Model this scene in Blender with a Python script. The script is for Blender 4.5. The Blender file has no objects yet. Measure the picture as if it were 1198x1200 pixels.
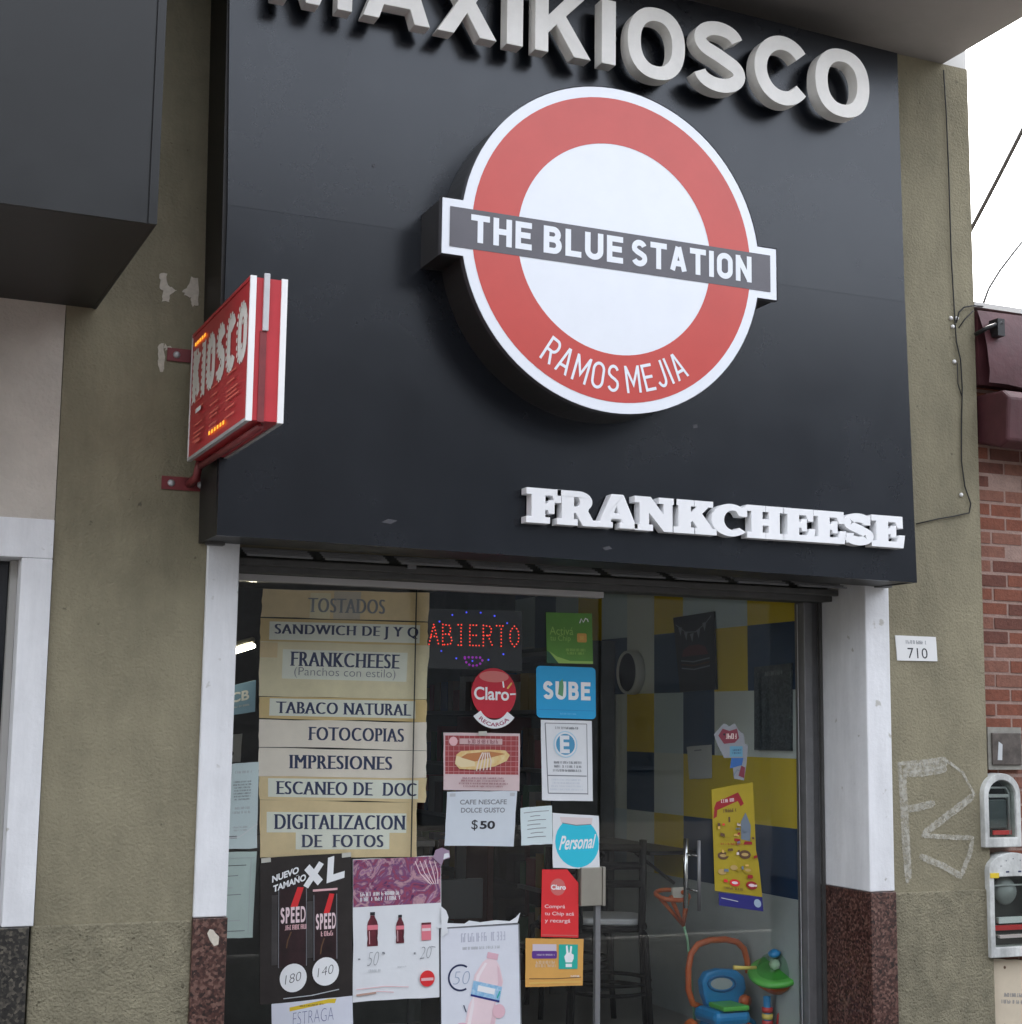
import bpy, bmesh, math, random
from mathutils import Vector, Matrix, Quaternion
random.seed(7)
R = math.radians
SC = bpy.context.scene
COL = SC.collection

# ------------------------------------------------------------------ camera
F_PX, YAW, PITCH, ROLL = 1816.577, 0.412385, 0.136193, 0.0125748
CAM = Vector((0.0, -6.5, 1.7))
CX, CY = 599.0, 600.0
def _ray(x, z):
    c, s = math.cos(ROLL), math.sin(ROLL)
    x, z = c*x - s*z, s*x + c*z
    v = (x, 1.0, z)
    c, s = math.cos(PITCH), math.sin(PITCH)
    v = (v[0], c*v[1] - s*v[2], s*v[1] + c*v[2])
    c, s = math.cos(YAW), math.sin(YAW)
    return Vector((c*v[0] + s*v[1], -s*v[0] + c*v[1], v[2]))
def _dir(x, y, z):
    c, s = math.cos(ROLL), math.sin(ROLL)
    x, z = c*x - s*z, s*x + c*z
    c, s = math.cos(PITCH), math.sin(PITCH)
    y, z = c*y - s*z, s*y + c*z
    c, s = math.cos(YAW), math.sin(YAW)
    return Vector((c*x + s*y, -s*x + c*y, z))
cam_d = bpy.data.cameras.new("camera"); cam = bpy.data.objects.new("camera", cam_d); COL.objects.link(cam)
cam_d.sensor_fit = 'HORIZONTAL'; cam_d.sensor_width = 36.0; cam_d.lens = F_PX/1198.0*36.0
cam_d.clip_start = 0.05; cam_d.clip_end = 2000
r_, f_, u_ = _dir(1,0,0), _dir(0,1,0), _dir(0,0,1)
cam.matrix_world = Matrix(((r_.x,u_.x,-f_.x,CAM.x),(r_.y,u_.y,-f_.y,CAM.y),(r_.z,u_.z,-f_.z,CAM.z),(0,0,0,1)))
SC.camera = cam

# ------------------------------------------------------------------ light: a bright overcast day
w = bpy.data.worlds.new("World"); SC.world = w; w.use_nodes = True
nt = w.node_tree; nt.nodes.clear()
sky = nt.nodes.new('ShaderNodeTexSky'); sky.sky_type = 'NISHITA'; sky.sun_disc = False
SUN_EL, SUN_AZ = R(52), R(15)
sky.sun_elevation = SUN_EL; sky.sun_rotation = SUN_AZ; sky.air_density = 1.0; sky.dust_density = 6.0; sky.ozone_density = 1.0
hs = nt.nodes.new('ShaderNodeHueSaturation'); hs.inputs['Saturation'].default_value = 0.27
bg = nt.nodes.new('ShaderNodeBackground'); bg.inputs['Strength'].default_value = 0.15
wo = nt.nodes.new('ShaderNodeOutputWorld')
nt.links.new(sky.outputs[0], hs.inputs['Color']); nt.links.new(hs.outputs[0], bg.inputs['Color']); nt.links.new(bg.outputs[0], wo.inputs['Surface'])
sd = bpy.data.lights.new("sun", 'SUN'); sd.energy = 0.5; sd.angle = R(40); sd.color = (1.0, 0.97, 0.93)
sun = bpy.data.objects.new("sun", sd); COL.objects.link(sun)
sdir = Vector((math.sin(SUN_AZ)*math.cos(SUN_EL), math.cos(SUN_AZ)*math.cos(SUN_EL), math.sin(SUN_EL)))
sun.rotation_euler = sdir.to_track_quat('Z', 'Y').to_euler()
SC.view_settings.view_transform = 'Standard'; SC.view_settings.look = 'None'
SC.view_settings.exposure = 2.9; SC.view_settings.gamma = 1.0
SC.render.engine = 'CYCLES'
SC.cycles.max_bounces = 8; SC.cycles.transparent_max_bounces = 16; SC.cycles.caustics_reflective = False; SC.cycles.caustics_refractive = False

# ------------------------------------------------------------------ helpers
YB, YL, YG = -0.335, -0.59, 0.425          # fascia face, roundel face, glass
def P(px, py, Y):                           # point of the photograph put on the vertical plane Y
    v = _ray((px-CX)/F_PX, -(py-CY)/F_PX)
    return CAM + v*((Y - CAM.y)/v.y)
def PX(px, py, X):                          # the same on a side wall of constant X
    v = _ray((px-CX)/F_PX, -(py-CY)/F_PX)
    return CAM + v*((X - CAM.x)/v.x)

def srgb(r, g, b):
    f = lambda c: (c/255/12.92) if c/255 <= .04045 else ((c/255+.055)/1.055)**2.4
    return (f(r), f(g), f(b))
MATS = {}
def mat(name, col, rough=.6, metal=0., var=0.0, vscale=6., bump=0., bscale=80., ior=1.5, col2=None, stretch=None, rvar=0., emit=None, estr=0., spots=None, bdetail=5, grime=None):
    if name in MATS: return MATS[name]
    m = bpy.data.materials.new(name); m.use_nodes = True; t = m.node_tree; b = t.nodes['Principled BSDF']
    b.inputs['Base Color'].default_value = (*col, 1); b.inputs['Roughness'].default_value = rough; b.inputs['Metallic'].default_value = metal; b.inputs['IOR'].default_value = ior
    tc = t.nodes.new('ShaderNodeTexCoord'); src = tc.outputs['Object']
    if stretch:
        mp = t.nodes.new('ShaderNodeMapping'); mp.inputs['Scale'].default_value = stretch; t.links.new(src, mp.inputs[0]); src = mp.outputs[0]
    if var or col2 or rvar:
        n = t.nodes.new('ShaderNodeTexNoise'); n.inputs['Scale'].default_value = vscale; n.inputs['Detail'].default_value = 6; n.inputs['Roughness'].default_value = .65
        t.links.new(src, n.inputs['Vector'])
        rp = t.nodes.new('ShaderNodeMapRange'); rp.inputs['From Min'].default_value = .3; rp.inputs['From Max'].default_value = .7
        t.links.new(n.outputs['Fac'], rp.inputs['Value'])
        mx = t.nodes.new('ShaderNodeMix'); mx.data_type = 'RGBA'
        a = tuple(max(0, c*(1-var)) for c in col); c2 = col2 if col2 else tuple(min(1, c*(1+var)) for c in col)
        if col2: a = col
        mx.inputs[6].default_value = (*a, 1); mx.inputs[7].default_value = (*c2, 1)
        t.links.new(rp.outputs[0], mx.inputs[0]); last = mx.outputs[2]
        if spots:                            # small dark pits and stains
            n3 = t.nodes.new('ShaderNodeTexNoise'); n3.inputs['Scale'].default_value = spots[0]; n3.inputs['Detail'].default_value = 3
            t.links.new(src, n3.inputs['Vector'])
            r3 = t.nodes.new('ShaderNodeMapRange'); r3.inputs['From Min'].default_value = spots[1]; r3.inputs['From Max'].default_value = spots[1]+.05
            t.links.new(n3.outputs['Fac'], r3.inputs['Value'])
            m3 = t.nodes.new('ShaderNodeMix'); m3.data_type = 'RGBA'; m3.inputs[7].default_value = (*spots[2], 1)
            t.links.new(r3.outputs[0], m3.inputs[0]); t.links.new(last, m3.inputs[6]); last = m3.outputs[2]
        if var or col2: t.links.new(last, b.inputs['Base Color'])
        if rvar:
            rr = t.nodes.new('ShaderNodeMapRange'); rr.inputs['From Min'].default_value = .3; rr.inputs['From Max'].default_value = .7
            rr.inputs['To Min'].default_value = max(.02, rough-rvar); rr.inputs['To Max'].default_value = rough+rvar
            t.links.new(n.outputs['Fac'], rr.inputs['Value']); t.links.new(rr.outputs[0], b.inputs['Roughness'])
    if grime:
        n5 = t.nodes.new('ShaderNodeTexNoise'); n5.inputs['Scale'].default_value = 1.0; n5.inputs['Detail'].default_value = 7; n5.inputs['Roughness'].default_value = .7
        mp5 = t.nodes.new('ShaderNodeMapping'); mp5.inputs['Scale'].default_value = grime[0]; t.links.new(tc.outputs['Object'], mp5.inputs[0]); t.links.new(mp5.outputs[0], n5.inputs['Vector'])
        r5 = t.nodes.new('ShaderNodeMapRange'); r5.inputs['From Min'].default_value = .38; r5.inputs['From Max'].default_value = .62; r5.inputs['To Min'].default_value = 1-grime[1]; r5.inputs['To Max'].default_value = 1+grime[1]*.4
        t.links.new(n5.outputs['Fac'], r5.inputs['Value']); m5 = t.nodes.new('ShaderNodeVectorMath'); m5.operation = 'SCALE'
        t.links.new(last, m5.inputs[0]); t.links.new(r5.outputs[0], m5.inputs['Scale']); t.links.new(m5.outputs[0], b.inputs['Base Color'])
    if bump:
        n2 = t.nodes.new('ShaderNodeTexNoise'); n2.inputs['Scale'].default_value = bscale; n2.inputs['Detail'].default_value = bdetail; n2.inputs['Roughness'].default_value = .6
        t.links.new(src, n2.inputs['Vector'])
        bp = t.nodes.new('ShaderNodeBump'); bp.inputs['Strength'].default_value = min(1, bump); bp.inputs['Distance'].default_value = .01*max(1, bump)
        t.links.new(n2.outputs['Fac'], bp.inputs['Height']); t.links.new(bp.outputs[0], b.inputs['Normal'])
    if emit:
        b.inputs['Emission Color'].default_value = (*emit, 1); b.inputs['Emission Strength'].default_value = estr
    MATS[name] = m
    return m
def glass_mat(name, tint, base=0.02, rough=0.0, smear=0.):
    m = bpy.data.materials.new(name); m.use_nodes = True; t = m.node_tree; t.nodes.clear()
    o = t.nodes.new('ShaderNodeOutputMaterial'); mx = t.nodes.new('ShaderNodeMixShader'); tr = t.nodes.new('ShaderNodeBsdfTransparent'); gl = t.nodes.new('ShaderNodeBsdfGlossy')
    fr = t.nodes.new('ShaderNodeFresnel'); fr.inputs['IOR'].default_value = 1.33
    ge = t.nodes.new('ShaderNodeNewGeometry'); mr = t.nodes.new('ShaderNodeMapRange'); mr.inputs['To Min'].default_value = 1.33; mr.inputs['To Max'].default_value = 1/1.33
    t.links.new(ge.outputs['Backfacing'], mr.inputs['Value']); t.links.new(mr.outputs[0], fr.inputs['IOR'])
    tr.inputs['Color'].default_value = (*tint, 1); gl.inputs['Roughness'].default_value = rough
    t.links.new(fr.outputs[0], mx.inputs[0]); t.links.new(tr.outputs[0], mx.inputs[1]); t.links.new(gl.outputs[0], mx.inputs[2]);
    if smear:
        tc = t.nodes.new('ShaderNodeTexCoord'); mp = t.nodes.new('ShaderNodeMapping'); mp.inputs['Scale'].default_value = (5,5,1.6); mp.inputs['Rotation'].default_value = (0,.5,0); n = t.nodes.new('ShaderNodeTexNoise'); n.inputs['Scale'].default_value = 1.6; n.inputs['Detail'].default_value = 8; n.inputs['Roughness'].default_value = .7; n.inputs['Distortion'].default_value = 1.2
        rg = t.nodes.new('ShaderNodeMapRange'); rg.inputs['From Min'].default_value = .5; rg.inputs['From Max'].default_value = .78; rg.inputs['To Max'].default_value = smear
        df = t.nodes.new('ShaderNodeBsdfDiffuse'); df.inputs['Color'].default_value = (.6,.6,.58,1); m2 = t.nodes.new('ShaderNodeMixShader')
        t.links.new(tc.outputs['Object'], mp.inputs[0]); t.links.new(mp.outputs[0], n.inputs['Vector']); t.links.new(n.outputs['Fac'], rg.inputs['Value']); t.links.new(rg.outputs[0], m2.inputs[0]); t.links.new(mx.outputs[0], m2.inputs[1]); t.links.new(df.outputs[0], m2.inputs[2]); mx = m2
    t.links.new(mx.outputs[0], o.inputs[0])
    return m
def spray_mat(name, col, thr=.45, scale=60):
    m = bpy.data.materials.new(name); m.use_nodes = True; t = m.node_tree; b = t.nodes['Principled BSDF']
    b.inputs['Base Color'].default_value = (*col, 1); b.inputs['Roughness'].default_value = .9
    tc = t.nodes.new('ShaderNodeTexCoord'); n = t.nodes.new('ShaderNodeTexNoise'); n.inputs['Scale'].default_value = scale; n.inputs['Detail'].default_value = 4
    t.links.new(tc.outputs['Object'], n.inputs['Vector'])
    r = t.nodes.new('ShaderNodeMapRange'); r.inputs['From Min'].default_value = thr-.14; r.inputs['From Max'].default_value = thr+.22
    t.links.new(n.outputs['Fac'], r.inputs['Value']); r.inputs['To Min'].default_value = .12; r.inputs['To Max'].default_value = .66; t.links.new(r.outputs[0], b.inputs['Alpha'])
    return m

def tag(o, label=None, cat=None, group=None, kind=None):
    if label: o['label'] = label
    if cat: o['category'] = cat
    if group: o['group'] = group
    if kind: o['kind'] = kind
    return o
def empty(name, loc, label, cat, group=None):
    o = bpy.data.objects.new(name, None); COL.objects.link(o); o.location = loc; o.empty_display_size = .1
    return tag(o, label, cat, group)
def wloc(o):
    v = Vector((0, 0, 0))
    while o is not None: v += o.location; o = o.parent
    return v

class MB:
    """collects geometry in world coordinates; build() links it as one mesh object"""
    def __init__(s): s.v = []; s.f = []; s.m = []; s.mats = []; s.sm = []
    def mi(s, m):
        if m not in s.mats: s.mats.append(m)
        return s.mats.index(m)
    def add(s, verts, faces, m, smooth=False):
        k = len(s.v); i = s.mi(m); s.v += [Vector(v) for v in verts]
        for f in faces: s.f.append([a+k for a in f]); s.m.append(i); s.sm.append(smooth)
        return s
    def box(s, a, b, m):
        x0, y0, z0 = [min(p, q) for p, q in zip(a, b)]; x1, y1, z1 = [max(p, q) for p, q in zip(a, b)]
        v = [(x0,y0,z0),(x1,y0,z0),(x1,y1,z0),(x0,y1,z0),(x0,y0,z1),(x1,y0,z1),(x1,y1,z1),(x0,y1,z1)]
        return s.add(v, [(0,3,2,1),(4,5,6,7),(0,1,5,4),(1,2,6,5),(2,3,7,6),(3,0,4,7)], m)
    def prism(s, front, back, m):            # front and back: equal lists of points, front seen counter-clockwise
        n = len(front); f = [list(range(n)), list(range(2*n-1, n-1, -1))]
        for i in range(n): j = (i+1) % n; f.append([i, i+n, j+n, j])
        return s.add(list(front)+list(back), f, m)
    def wallpoly(s, pts, Y, th, m):          # pts (x,z) ccw seen from the street, th = thickness into the wall
        return s.prism([(x, Y, z) for x, z in pts], [(x, Y+th, z) for x, z in pts], m)
    def tube(s, pts, r, m, n=8, closed=False):
        pts = [Vector(p) for p in pts]; N = len(pts); rings = []
        rad = r if isinstance(r, (list, tuple)) else [r]*N
        up = None
        for i, p in enumerate(pts):
            if closed: d = pts[(i+1) % N] - pts[i-1]
            else: d = pts[min(i+1, N-1)] - pts[max(i-1, 0)]
            d.normalize()
            if up is None: up = Vector((0, 0, 1)) if abs(d.z) < .9 else Vector((1, 0, 0))
            a = d.cross(up); a.normalize(); b = a.cross(d); up = b
            rings.append([p + (a*math.cos(2*math.pi*k/n) + b*math.sin(2*math.pi*k/n))*rad[i] for k in range(n)])
        v = [q for rg in rings for q in rg]; f = []
        for i in range(N if closed else N-1):
            j = (i+1) % N
            for k in range(n): k2 = (k+1) % n; f.append([i*n+k, i*n+k2, j*n+k2, j*n+k])
        if not closed: f += [list(range(n-1, -1, -1)), list(range((N-1)*n, N*n))]
        return s.add(v, f, m, True)
    def lathe(s, prof, o, m, axis=(0,0,1), n=24, smooth=True):
        q = Vector((0,0,1)).rotation_difference(Vector(axis)); o = Vector(o); v = []; f = []
        for r, h in prof:
            for k in range(n):
                a = 2*math.pi*k/n; v.append(o + q @ Vector((r*math.cos(a), r*math.sin(a), h)))
        for i in range(len(prof)-1):
            for k in range(n): k2 = (k+1) % n; f.append([i*n+k, i*n+k2, (i+1)*n+k2, (i+1)*n+k])
        if prof[0][0] > 1e-4: f.append(list(range(n-1, -1, -1)))
        if prof[-1][0] > 1e-4: f.append(list(range((len(prof)-1)*n, len(prof)*n)))
        return s.add(v, f, m, smooth)
    def build(s, name, parent=None, loc=None, bevel=0., seg=2):
        if parent is not None: o0 = wloc(parent)
        elif loc is not None: o0 = Vector(loc)
        else:
            o0 = Vector([(min(v[i] for v in s.v)+max(v[i] for v in s.v))/2 for i in range(3)])
        me = bpy.data.meshes.new(name); me.from_pydata([v-o0 for v in s.v], [], s.f)
        for m in s.mats: me.materials.append(m)
        for i, p in enumerate(me.polygons): p.material_index = s.m[i]; p.use_smooth = s.sm[i]
        me.update()
        o = bpy.data.objects.new(name, me); COL.objects.link(o)
        if parent is not None: o.parent = parent
        else: o.location = o0
        if bevel:
            b = o.modifiers.new("edge", 'BEVEL'); b.width = bevel; b.segments = seg; b.limit_method = 'ANGLE'; b.angle_limit = R(40)
        return o

# ---- lettering made from Blender's own built-in font
_tc = {}
def glyphs(body, bold=0., space=1.0):
    """flat mesh of a text: verts (x,y) and faces, in font units"""
    k = (body, bold, space)
    if k in _tc: return _tc[k]
    cu = bpy.data.curves.new("t", 'FONT'); cu.body = body; cu.offset = bold; cu.space_character = space; cu.resolution_u = 6
    ob = bpy.data.objects.new("t", cu); COL.objects.link(ob)
    dg = bpy.context.evaluated_depsgraph_get(); dg.update()
    me = bpy.data.meshes.new_from_object(ob.evaluated_get(dg))
    bm = bmesh.new(); bm.from_mesh(me); bmesh.ops.remove_doubles(bm, verts=bm.verts, dist=1e-5)
    bm.verts.index_update()
    V = [(v.co.x, v.co.y) for v in bm.verts]; Fc = [[v.index for v in f.verts] for f in bm.faces]
    B = [(e.verts[0].index, e.verts[1].index) for e in bm.edges if len(e.link_faces) == 1]
    # faces must all look towards +z
    out = []
    for f in Fc:
        a = sum(V[f[i-1]][0]*V[f[i]][1] - V[f[i]][0]*V[f[i-1]][1] for i in range(len(f)))
        out.append(f if a > 0 else f[::-1])
    bm.free(); bpy.data.objects.remove(ob); bpy.data.curves.remove(cu); bpy.data.meshes.remove(me)
    _tc[k] = (V, out, B)
    return _tc[k]
def bbox(V):
    xs = [a for a, _ in V]; ys = [b for _, b in V]
    return min(xs), min(ys), max(xs), max(ys)
def serif_bars(V, B, s, t, skip_top=False):
    """bars across the flat feet and heads of the stems"""
    x0, y0, x1, y1 = bbox(V); out = []
    for a, b in B:
        (ax, ay), (bx, by) = V[a], V[b]
        if abs(ay-by) < 1e-3 and abs(ax-bx) > .05:
            if abs(ay-y0) < .02: out.append((min(ax, bx)-s, y0, max(ax, bx)+s, y0+t))
            elif abs(ay-y1) < .02 and not skip_top: out.append((min(ax, bx)-s, y1-t, max(ax, bx)+s, y1))
    return out

def miter(pts, t, closed=False, cap=0.):
    """outline of a stroke with mitred corners"""
    P_ = [Vector(p) for p in pts]; n = len(P_)
    if cap and not closed:
        P_[0] = P_[0]+(P_[0]-P_[1]).normalized()*cap; P_[-1] = P_[-1]+(P_[-1]-P_[-2]).normalized()*cap
    L = []; Rr = []
    for i in range(n):
        a = P_[i-1] if (i or closed) else None; b = P_[(i+1) % n] if (i < n-1 or closed) else None
        d0 = (P_[i]-a).normalized() if a is not None else None; d1 = (b-P_[i]).normalized() if b is not None else None
        if d0 is None: d0 = d1
        if d1 is None: d1 = d0
        n0, n1 = Vector((-d0.y, d0.x)), Vector((-d1.y, d1.x)); m = n0+n1
        m = n0 if m.length < 1e-4 else m.normalized(); k = min(2.2, 1/max(.2, m.dot(n0)))
        L.append(P_[i]+m*(t/2*k)); Rr.append(P_[i]-m*(t/2*k))
    return L, Rr
def _el(cx, cy, rx, ry, a0, a1, n=10): return [(cx+rx*math.cos(R(a0+(a1-a0)*i/n)), cy+ry*math.sin(R(a0+(a1-a0)*i/n))) for i in range(n+1)]
DIN = {'A':(1.05,[[(0,-.08),(.47,1.08)],[(1,-.08),(.53,1.08)],[(.2,.27),(.8,.27)]]), 'B':(.95,[[(0,0),(0,1)],[(.05,0)]+_el(.6,.265,.4,.265,-90,90)+[(.05,.53)],[(.05,1)]+_el(.55,.765,.37,.235,90,-90)+[(.05,.53)]]),
 'C':(.95,[_el(.5,.72,.5,.28,25,180,8)+_el(.5,.28,.5,.28,180,335,8)]), 'E':(.85,[[(1,1),(0,1),(0,0),(1,0)],[(0,.52),(.88,.52)]]), 'H':(1,[[(0,0),(0,1)],[(1,0),(1,1)],[(0,.52),(1,.52)]]), 'I':(0,[[(.5,0),(.5,1)]]),
 'J':(.7,[[(1,1)]+_el(.45,.3,.55,.3,0,-150,10)]), 'K':(.98,[[(0,0),(0,1)],[(.95,1),(.02,.40)],[(.34,.58),(1,-.02)]]), 'L':(.8,[[(0,1),(0,0),(1,0)]]), 'M':(1.25,[[(0,0),(0,1)],[(1,0),(1,1)],[(.03,1),(.5,.28),(.97,1)]]),
 'N':(1.02,[[(0,0),(0,1)],[(1,0),(1,1)],[(.03,1),(.97,0)]]), 'O':(1,[_el(.5,.72,.5,.28,0,180,12)+_el(.5,.28,.5,.28,180,360,12)]), 'P':(.9,[[(0,0),(0,1)],[(.05,1)]+_el(.6,.74,.4,.26,90,-90)+[(.05,.48)]]),
 'R':(.97,[[(0,0),(0,1)],[(.05,1)]+_el(.6,.74,.4,.26,90,-90)+[(.05,.48)],[(.5,.48),(1,-.04)]]), 'S':(.92,[_el(.5,.75,.47,.25,20,200,12)+[(.3,.56),(.7,.46)]+_el(.5,.25,.5,.25,30,-160,12)]), 'T':(1,[[(0,1),(1,1)],[(.5,0),(.5,1)]]),
 'U':(1,[[(0,1)]+_el(.5,.3,.5,.3,180,360,14)+[(1,1)]]), 'X':(1,[[(0,-.03),(1,1.03)],[(1,-.03),(0,1.03)]])}
def din(body, t=.16, wid=.46, gap=.14, spc=.26):
    """strokes of a word in units of its height: list of (verts, faces)"""
    x = 0; out = []
    for ch in body:
        if ch == ' ': x += spc; continue
        wf, paths = DIN[ch]; w_ = wid*wf
        for p in paths:
            q = [(x+t/2+u*w_, t/2+v*(1-t)) for u, v in p]
            cl = ch == 'O'
            if cl: q = [q[i] for i in range(len(q)) if i == 0 or (Vector(q[i])-Vector(q[i-1])).length > 1e-4]; q = q[:-1] if (Vector(q[0])-Vector(q[-1])).length < 1e-4 else q
            else: q = [q[i] for i in range(len(q)) if i == 0 or (Vector(q[i])-Vector(q[i-1])).length > 1e-4]
            L, Rr = miter(q, t, cl, t/2 if (ch in 'BDEFHILPRTMNUJK' and abs(q[0][0]-q[1][0])*abs(q[0][1]-q[1][1]) < 1e-6) else 0)
            n = len(q); V = []; Fc = []
            for i in range(n): V += [tuple(L[i]), tuple(Rr[i])]
            for i in range(n if cl else n-1): j = (i+1) % n; Fc.append([2*i,2*i+1,2*j+1,2*j])
            V = [(a, min(max(b, 0), 1)) for a, b in V]
            out.append((V, Fc))
        x += w_+t+gap
    return out, x-gap

class Sheet:
    """a flat printed thing: a sheet with real thickness and its print as parts laid on it"""
    def __init__(s, name, label, cat, px, Y, m, group=None, th=.0015, jit=.0025, corners=None, outline=None, step=.00022, tilt=0.):
        c = corners or [P(x, y, Y) for x, y in px]           # TL TR BR BL
        s.c = [Vector(q) for q in c]; s.name = name
        s.n = (s.c[1]-s.c[0]).cross(s.c[3]-s.c[0]); s.n.normalize(); s.n = -s.n   # towards the viewer
        if s.n.dot(CAM-s.c[0]) < 0: s.n = -s.n
        s.W = ((s.c[1]-s.c[0]).length+(s.c[2]-s.c[3]).length)/2; s.H = ((s.c[0]-s.c[3]).length+(s.c[1]-s.c[2]).length)/2
        s.th = th; s.k = 1; s.parts = {}; s.step = step
        rnd = random.Random(name+label)
        if outline is None:
            outline = []
            for (a, b) in (((0,0),(1,0)),((1,0),(1,1)),((1,1),(0,1)),((0,1),(0,0))):
                for i in range(5):
                    f = i/5; u = a[0]+(b[0]-a[0])*f; v = a[1]+(b[1]-a[1])*f
                    outline.append((u+rnd.uniform(-1,1)*jit/s.W, v+rnd.uniform(-1,1)*jit/s.H))
        mb = MB(); mb.prism([s.pt(u, v, 0) for u, v in outline], [s.pt(u, v, 0)-s.n*th for u, v in outline], m)
        cen = (s.c[0]+s.c[1]+s.c[2]+s.c[3])/4
        s.o = mb.build(name, loc=cen); tag(s.o, label, cat, group)
    def pt(s, u, v, k):
        c = s.c; top = c[0].lerp(c[1], u); bot = c[3].lerp(c[2], u)
        return bot.lerp(top, v) + s.n*(k*s.step)
    def _mb(s, part):
        return s.parts.setdefault(part, MB())
    def poly(s, part, pts, m):
        s.k += 1; s._mb(part).add([s.pt(u, v, s.k) for u, v in pts], [list(range(len(pts)))], m); return s
    def rect(s, part, u0, v0, u1, v1, m): return s.poly(part, [(u0,v0),(u1,v0),(u1,v1),(u0,v1)], m)
    def rrect(s, part, u0, v0, u1, v1, r, m):
        pts = []; ru, rv = r/s.W, r/s.H
        for cu, cv, a0 in ((u1-ru, v0+rv, -90), (u1-ru, v1-rv, 0), (u0+ru, v1-rv, 90), (u0+ru, v0+rv, 180)):
            for i in range(6): a = R(a0+i*18); pts.append((cu+ru*math.cos(a), cv+rv*math.sin(a)))
        return s.poly(part, pts, m)
    def disc(s, part, u, v, r, m, n=28, asp=1., arc=None, inner=0.):
        s.k += 1; ru, rv = r/s.W, r*asp/s.H
        a0, a1 = arc or (0, 360)
        if inner or arc:
            v_ = []; f = []
            for i in range(n+1):
                a = R(a0+(a1-a0)*i/n)
                v_ += [s.pt(u+ru*inner*math.cos(a), v+rv*inner*math.sin(a), s.k), s.pt(u+ru*math.cos(a), v+rv*math.sin(a), s.k)]
                if i < n: f.append([2*i, 2*i+1, 2*i+3, 2*i+2])
            s._mb(part).add(v_, f, m)
        else:
            s._mb(part).add([s.pt(u+ru*math.cos(2*math.pi*i/n), v+rv*math.sin(2*math.pi*i/n), s.k) for i in range(n)], [list(range(n))], m)
        return s
    def line(s, part, pts, wd, m, taper=False):
        """a stroke of width wd metres through uv points"""
        s.k += 1; q = [Vector((u*s.W, v*s.H)) for u, v in pts]; L = []; Rr = []
        for i, p in enumerate(q):
            d = q[min(i+1, len(q)-1)] - q[max(i-1, 0)]
            if d.length < 1e-9: d = Vector((1, 0))
            d.normalize(); nn = Vector((-d.y, d.x))*wd/2
            L.append(p+nn); Rr.append(p-nn)
        v = []; f = []
        for i in range(len(q)):
            v += [s.pt(L[i].x/s.W, L[i].y/s.H, s.k), s.pt(Rr[i].x/s.W, Rr[i].y/s.H, s.k)]
            if i: f.append([2*i-2, 2*i-1, 2*i+1, 2*i])
        s._mb(part).add(v, f, m); return s
    def text(s, part, body, u0, v0, u1, v1, m, bold=0., shear=0., space=1., rot=0.):
        V, Fc, B = glyphs(body, bold, space); a, b, c, d = bbox(V); s.k += 1; pts = []
        for x, y in V:
            tx = (x-a)/(c-a); ty = (y-b)/(d-b)
            U = u0+(u1-u0)*tx; W_ = v0+(v1-v0)*ty
            if shear: U += shear*(ty-.5)*(v1-v0)*s.H/s.W
            if rot:
                cu, cv = (u0+u1)/2, (v0+v1)/2; dx, dy = (U-cu)*s.W, (W_-cv)*s.H; ca, sa = math.cos(R(rot)), math.sin(R(rot))
                U = cu+(dx*ca-dy*sa)/s.W; W_ = cv+(dx*sa+dy*ca)/s.H
            pts.append(s.pt(U, W_, s.k))
        s._mb(part).add(pts, Fc, m); return s
    def din(s, part, body, u0, v0, u1, v1, m, t=.16, wid=.46, shear=0., rot=0.):
        st, Wd = din(body, t, wid); cu, cv = (u0+u1)/2, (v0+v1)/2; ca, sa = math.cos(R(rot)), math.sin(R(rot))
        s.k += .5
        for V, Fc in st:
            s.k += .12; q = []
            for x, y in V:
                U = u0+(u1-u0)*x/Wd+shear*(y-.5)*(v1-v0)*s.H/s.W; W_ = v0+(v1-v0)*y; dx, dy = (U-cu)*s.W, (W_-cv)*s.H
                q.append(s.pt(cu+(dx*ca-dy*sa)/s.W, cv+(dx*sa+dy*ca)/s.H, s.k))
            s._mb(part).add(q, Fc, m)
        return s
    def serif(s, part, body, u0, v0, u1, v1, m, smear=.11, thin=-.017):
        """bookish capitals: thick stems, thin cross strokes, small feet"""
        words = []; x = 0
        V, Fc, B = glyphs(body, thin, 1.12); a, b, c, d = bbox(V)
        def mp(X, Yy): return (u0+(u1-u0)*(X-a)/(c+smear-a), v0+(v1-v0)*(Yy-b)/(d-b))
        for sh in (0, smear*.5, smear):
            s.k += 1; s._mb(part).add([s.pt(*mp(X+sh, Yy), s.k) for X, Yy in V], Fc, m)
        for (p, q, r, t) in serif_bars(V, B, .055, .04):
            s.k += .25; s._mb(part).add([s.pt(*mp(i, j), s.k) for i, j in ((p,q),(r+smear,q),(r+smear,t),(p,t))], [[0,1,2,3]], m)
        return s
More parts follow.
